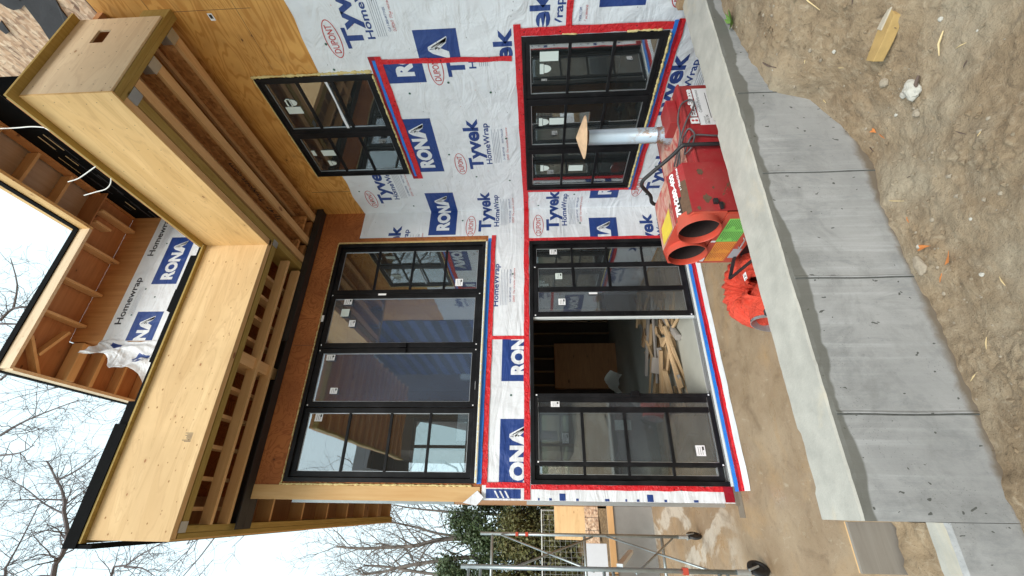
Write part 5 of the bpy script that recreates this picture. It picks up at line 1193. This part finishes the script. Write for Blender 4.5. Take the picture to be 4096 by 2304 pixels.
def small(limb, rr, seed, label, H=6):
    rnd = random.Random(seed); V = []; Fc = []; P_ = smooth_pts(limb, 4); rs_ = [max(.014, rr*(1-.7*i/len(P_))) for i in range(len(P_))]
    V2 = []; F2 = []; seg_tube(V2, F2, P_, rs_, 7)
    for i in range(4, len(P_)):
        for _ in range(2):
            ax_ = (P_[min(i+1, len(P_)-1)]-P_[i-1]).normalized(); side = ax_.orthogonal().normalized(); side.rotate(Matrix.Rotation(rnd.uniform(0, 6.28), 3, ax_))
            grow(V, Fc, P_[i].copy(), (ax_*.9+side*.8).normalized(), rnd.uniform(.9, 2.0), max(.012, rs_[i]*.4), 2, 4, rnd, .08)
    t = thing('bare_tree', limb[0], label, 'tree', 'thin bare trees at the left behind the hedge'); b = MB(); b.add(V2, F2, 'bark2'); b.build('trunk', t, smooth=True); b = MB(); b.add(V, Fc, 'bark2'); b.build('crown', t)
small(N1, .085, 1, 'pale bare trunk rising straight from the hedge, topmost one in view')
small([(-5.5, 9.5, 1), (-5.6, 9.5, 3), (-5.62, 9.5, 4.5), (-5.76, 9.5, 5.62), (-5.89, 9.5, 6.42), (-6.03, 9.5, 6.96), (-6.11, 9.5, 7.6)], .08, 2, 'pale bare trunk leaning left near the outer scaffold post')
small([(-4.9, 9.5, 1), (-5.0, 9.5, 3.5), (-5.04, 9.5, 5.08), (-4.84, 9.5, 6.14), (-4.71, 9.5, 7.0), (-4.65, 9.5, 7.95)], .05, 3, 'slim bare tree curving right towards the house corner')
small([(-6.1, 9.5, 1), (-6.1, 9.5, 3), (-6.08, 9.5, 4.39), (-6.04, 9.5, 5.59), (-5.9, 9.5, 6.82), (-5.88, 9.5, 7.56)], .07, 4, 'pale bare tree farthest left above the scaffold')
small([(-4.5, 9.5, 1), (-4.45, 9.5, 4), (-4.39, 9.5, 5.34), (-4.33, 9.5, 6.2), (-4.24, 9.5, 6.86)], .05, 5, 'slim bare stem hard against the house corner')
def evergreen(x, y, H, W, seed, label, k='leaf', z0=1.0, n_cl=520):
    rnd = random.Random(seed); t = thing('evergreen_tree', (x, y, z0), label, 'tree', 'evergreens along the back fence')
    b = MB(); pts = [(x+.15*math.sin(i), y, z0+H*i/8) for i in range(9)]; b.tube(pts, [.07*(1-i/10) for i in range(9)], 'bark', 7)
    br = []
    for i in range(60):
        z = z0+H*rnd.uniform(.12, .97); a = rnd.uniform(0, 6.28); L = W*(1.15-.75*(z-z0)/H)*rnd.uniform(.5, 1.1)
        p = V3((x, y, z)); e = p + V3((math.cos(a)*L, math.sin(a)*L, rnd.uniform(-.35, .12)*L)); b.tube([p, p.lerp(e, .5)+V3((0, 0, .06)), e], [.018, .012, .005], 'bark', 4, False); br.append((p, e))
    b.build('trunk', t)
    b = MB(); vs = []; fs = []
    for _ in range(n_cl):
        p, e = rnd.choice(br); c = p.lerp(e, rnd.uniform(.3, 1.08)) + V3([rnd.gauss(0, .07) for _ in range(3)])
        drp = V3((rnd.gauss(0, .5), rnd.gauss(0, .5), -.6)).normalized(); rad = rnd.uniform(.10, .24)
        for q in range(rnd.randint(22, 40)):
            o_ = c + V3([rnd.gauss(0, 1) for _ in range(3)])*rad*.6 + drp*rnd.uniform(0, rad)
            d1 = (drp + V3([rnd.gauss(0, .6) for _ in range(3)])).normalized()*rnd.uniform(.045, .095); d2 = d1.cross(V3([rnd.gauss(0, 1) for _ in range(3)])).normalized()*rnd.uniform(.014, .030)
            i0 = len(vs); vs += [o_-d2, o_+d1*.5-d2*1.2, o_+d1, o_+d1*.5+d2*1.2]; fs.append((i0, i0+1, i0+2, i0+3))
    b.add(vs, fs, k); b.build('crown', t)
evergreen(-4.75, 8.2, 3.9, 1.0, 1, 'dark drooping evergreen right behind the house corner'); evergreen(-5.9, 8.6, 4.3, 1.2, 2, 'dark evergreen rising behind the scaffold posts'); evergreen(-7.2, 8.4, 4.0, 1.2, 3, 'dark evergreen at the far left edge of the view')
evergreen(-4.9, 7.3, 2.3, .95, 4, 'olive green vine tangle above the plywood sheet', 'leaf2', 1.0, 480); evergreen(-6.2, 7.2, 2.5, 1.0, 5, 'olive green vine tangle between the scaffold frames', 'leaf2', 1.0, 480); evergreen(-3.9, 9.0, 3.4, .9, 6, 'dark evergreen mostly hidden behind the house corner')
nb = thing('added_house', (1, -14, 0), 'unseen brown house added behind the camera to darken the upper glass doors', 'house')  # building added out of view, darkens what the upper glass mirrors
b = MB(); b.box(-2.2, 7, -18, -13, -.2, 9.2, 'fwood2'); b.build('wall', nb)
b = MB(); b.prism([(-18.4, 9.1), (-12.5, 9.1), (-15.5, 11)], -2.9, 7.4, 'felt', 'x'); b.build('roof', nb)
for q in range(3):
    for zz in (1.0, 4.2): b = MB(); b.box(-1.8+2.6*q, -.6+2.6*q, -12.99, -12.95, zz, zz+1.5, 'galv'); b.build('window', nb)
# woods seen only in the window reflections, behind the photographer
bare_tree((-9, -16, 0), 13, .2, 71, 'bare tree beyond the yard behind the photographer, mirrored in the glass', group='trees behind the photographer', maxlev=2)
bare_tree((-3, -18, 0), 14, .2, 72, 'second bare tree beyond the yard, seen only as a reflection', group='trees behind the photographer', maxlev=2)

# ================================================================== small things on the dirt
def stone(c, r, seed, k='stone', sq=(1, 1, .6), label='', name='stone', cat='stone', group=None):
    bm = bmesh.new(); bmesh.ops.create_icosphere(bm, subdivisions=3, radius=1)
    for v in bm.verts:
        nn = 1+.28*vnoise(v.co.x*1.5+seed, v.co.y*1.5, 1.2, seed)+.14*vnoise(v.co.x*4, v.co.z*4+v.co.y*3, 1, seed+3); v.co = V3((v.co.x*sq[0], v.co.y*sq[1], v.co.z*sq[2]))*nn*r
    bm.verts.index_update(); b = MB(); b.add([v.co + V3(c) for v in bm.verts], [tuple(v.index for v in f.verts) for f in bm.faces], k); bm.free()
    return tag(b.build(name, origin=c), label, cat, group)
def G(x, y): return gz(x, y)
stone((-2.33, -3.90, G(-2.33, -3.90)+.012), .052, 3, 'stone', (1.1, .8, .6), 'fist sized white stone, largest on the dirt, below the brick piece')
stone((-2.14, -3.80, G(-2.14, -3.80)+.005), .026, 5, 'stone_g', (1, 1, .7), 'tan pebble against the lower end of the brick piece')
stone((-2.27, -3.82, G(-2.27, -3.82)+.005), .018, 7, 'stone', (1.3, .8, .5), 'small pale stone just above the white stone')
stone((-2.42, -3.83, G(-2.42, -3.83)+.004), .022, 8, 'stone_g', (1, 1, .7), 'round tan pebble between the white stone and the wall')
stone((-3.13, -3.44, G(-3.13, -3.44)+.006), .045, 9, 'stone_g', (1.2, .7, .35), 'flat clod of clay touching the wall by the second form seam', 'clod', 'clod')
b = MB(); Mx = Matrix.Translation((-2.03, -4.01, G(-2.03, -4.01)+.002)) @ Matrix.Rotation(R(113), 4, 'Z') @ Matrix.Rotation(R(8), 4, 'X')
b.prism([(-.13, -.03), (-.10, .045), (.02, .05), (.12, .04), (.13, -.035), (0, -.05)], -.03, .022, 'brick', 'z'); b.v = [tuple(Mx @ V3(v)) for v in b.v]
b2 = MB(); b2.prism([(-.02, -.052), (-.12, -.034), (-.13, -.0), (-.02, -.004)], -.031, .028, 'mortar', 'z'); b.add([Mx @ V3(v) for v in b2.v], b2.f, 'mortar')
b2 = MB(); b2.prism([(-.10, .0), (-.02, .0), (.12, -.0), (.125, .038), (.02, .049), (-.10, .044)], .0221, .026, 'brick', 'z'); 
tag(b.build('brick_fragment', origin=(-2.03, -4.01, .47), bevel=.004), 'broken yellow brick with pale mortar half sunk in the dirt', 'brick')
def leaf(c, s, a, label, k='dleaf', tilt=20):
    b = MB(); pts = [(-1, 0, 0), (-.3, .18, .1), (.3, .55, .25), (.55, .6, .35), (.5, .1, .15), (.75, -.35, .3), (.3, -.4, .1), (-.35, -.16, .05)]
    Mx = Matrix.Translation(c) @ Matrix.Rotation(a, 4, 'Z') @ Matrix.Rotation(R(tilt), 4, 'X')
    b.add([Mx @ (V3(p)*s) for p in pts]+[Mx @ (V3(p)*s+V3((0, 0, -.0015))) for p in pts], [tuple(range(8)), tuple(range(8, 16))[::-1]]+[(i, (i+1) % 8, 8+(i+1) % 8, 8+i) for i in range(8)], k); tag(b.build('dry_leaf', origin=c), label, 'leaf')
leaf((-3.07, -3.53, G(-3.07, -3.53)+.022), .036, 1.2, 'curled orange leaf on the dirt, the one closer to the wall'); leaf((-3.19, -3.61, G(-3.19, -3.61)+.024), .040, 2.7, 'pale orange leaf with a pointed tail, the one farther from the wall'); leaf((-2.25, -3.55, G(-2.25, -3.55)+.015), .026, .3, 'small orange leaf stuck at the edge of the concrete face')
def stick(p, q, r, k, label, name='twig', cat='twig'):
    b = MB(); a = V3((*p, G(*p)+r+.006)); c = V3((*q, G(*q)+r+.004)); mid = a.lerp(c, .5)+V3((.004, .006, .006)); b.tube([a, a.lerp(mid, .6), mid, c], [r*.6, r, r, r*.4], k, 6); tag(b.build(name, origin=a), label, cat)
stick((-1.50, -3.50), (-1.63, -3.55), .006, 'twig', 'grey twig on the dirt near the top right of the wall'); stick((-2.26, -4.17), (-2.33, -4.09), .005, 'straw', 'pale wood splinter lying clear of the brick piece', 'splinter', 'splinter'); stick((-1.52, -3.98), (-1.66, -3.94), .004, 'straw', 'thin straw splinter near the right edge of the dirt', 'splinter', 'splinter')
stick((-2.70, -3.45), (-2.76, -3.52), .003, 'straw', 'short straw beside the concrete face', 'splinter', 'splinter'); stick((-2.31, -3.97), (-2.37, -3.92), .009, 'twig', 'dark chip of bark beside the white stone', 'bark_chip', 'bark')
random.seed(77); 
for i in range(26):
    x = random.uniform(-4.2, -1.3); y = yf(x)-random.uniform(.05, .85); z = G(x, y)-.002; k_ = random.choice(['straw', 'straw', 'twig', 'twig', 'dleaf']); a = random.uniform(0, 3.1); L = random.uniform(.012, .035)
    b = MB(); b.tube([(x-L*math.cos(a), y-L*math.sin(a), z+.004), (x, y, z+.007), (x+L*math.cos(a), y+L*math.sin(a), z+.004)], [.0015, .003, .001], k_, 4)
    tag(b.build('wood_chip', origin=(x, y, z)), 'tiny chip of wood or straw scattered on the clay dirt', 'wood chip', 'wood chips scattered on the dirt')
for i in range(46):
    x = random.uniform(-4.2, -1.3); y = yf(x)-random.uniform(.03, .9); r_ = random.uniform(.004, .013)
    stone((x, y, G(x, y)+r_*.25), r_, 20+i, random.choice(['stone_g', 'stone_g', 'stone_g', 'dirt', 'dirt', 'stone']), (1, 1, .65), 'small crumb of stone or clay scattered on the dirt', 'pebble', 'pebble', 'pebbles scattered on the dirt')
b = MB(); random.seed(12)
cl = [(-2.12, -3.90, .10), (-2.25, -3.83, .07), (-2.05, -3.80, .09), (-1.75, -4.05, .14), (-3.10, -3.50, .08), (-1.62, -3.75, .12), (-3.45, -3.62, .12), (-2.7, -3.9, .2), (-3.9, -3.5, .12), (-2.35, -3.75, .1), (-1.4, -3.6, .15)]
for i in range(1500):
    if i % 3: cx_, cy_, cr = random.choice(cl); x, y = random.gauss(cx_, cr), random.gauss(cy_, cr)
    else: x, y = random.uniform(-4.4, -1.0), yf(-2.5)-random.uniform(0, 1.1)**1.3
    if y > yf(x)-.006: continue
    r_ = random.choice([.0025, .003, .004, .006]) if i % 9 else random.uniform(.007, .016); z = G(x, y)
    pts = []
    for (px_, py_, pz_) in ((1, 0, 0), (-1, 0, 0), (0, 1, 0), (0, -1, 0), (0, 0, .8), (0, 0, -.5), (.6, .6, .4), (-.6, -.5, .4)): pts.append((x+px_*r_*random.uniform(.7, 1.4), y+py_*r_*random.uniform(.7, 1.4), z+pz_*r_+r_*.2))
    b.add(pts, [(0, 6, 4), (6, 2, 4), (2, 1, 4), (1, 7, 4), (7, 3, 4), (3, 0, 4), (0, 2, 6), (1, 3, 7), (0, 5, 2), (2, 5, 1), (1, 5, 3), (3, 5, 0)], 'dirt' if i % 7 else 'stone_g')
tag(b.build('dirt_crumbs'), 'loose clay crumbs and grit spread over the dirt by the wall', 'dirt', kind='stuff')
b = MB(); random.seed(5); wx, wy = -.98, -3.47
for i in range(9):
    a = random.uniform(0, 6.28); L = random.uniform(.07, .14); p = V3((wx, wy, G(wx, wy))); d = V3((math.cos(a)*.8, math.sin(a)*.8, .7)).normalized(); sd_ = d.cross(V3((0, 0, 1))).normalized()*L*.16
    b.add([p, p+d*L*.5-sd_, p+d*L+V3((0, 0, -.02)), p+d*L*.5+sd_], [(0, 1, 2, 3)], 'weed')
tag(b.build('weed', origin=(wx, wy, .7)), 'small green weed growing where the dirt meets the wall', 'plant')
b = MB(); Mx = Matrix.Translation((-.08, -3.12, .80)) @ Matrix.Rotation(R(8), 4, 'Z'); b.box(-.05, .06, -.12, .03, .0, .09, 'board3', Mx); tag(b.build('wood_block', origin=(-.08, -3.12, .8)), 'weathered wood block at the right end of the retaining wall', 'block')
for x, y, s_, lb in ((-2.12, -1.08, .022, 'small orange leaf on the muddy slab near the door sill'), (-2.55, -.42, .014, 'tiny curled leaf on the slab by the taped sill')):
    leaf((x, y, .012), s_, 1, lb)
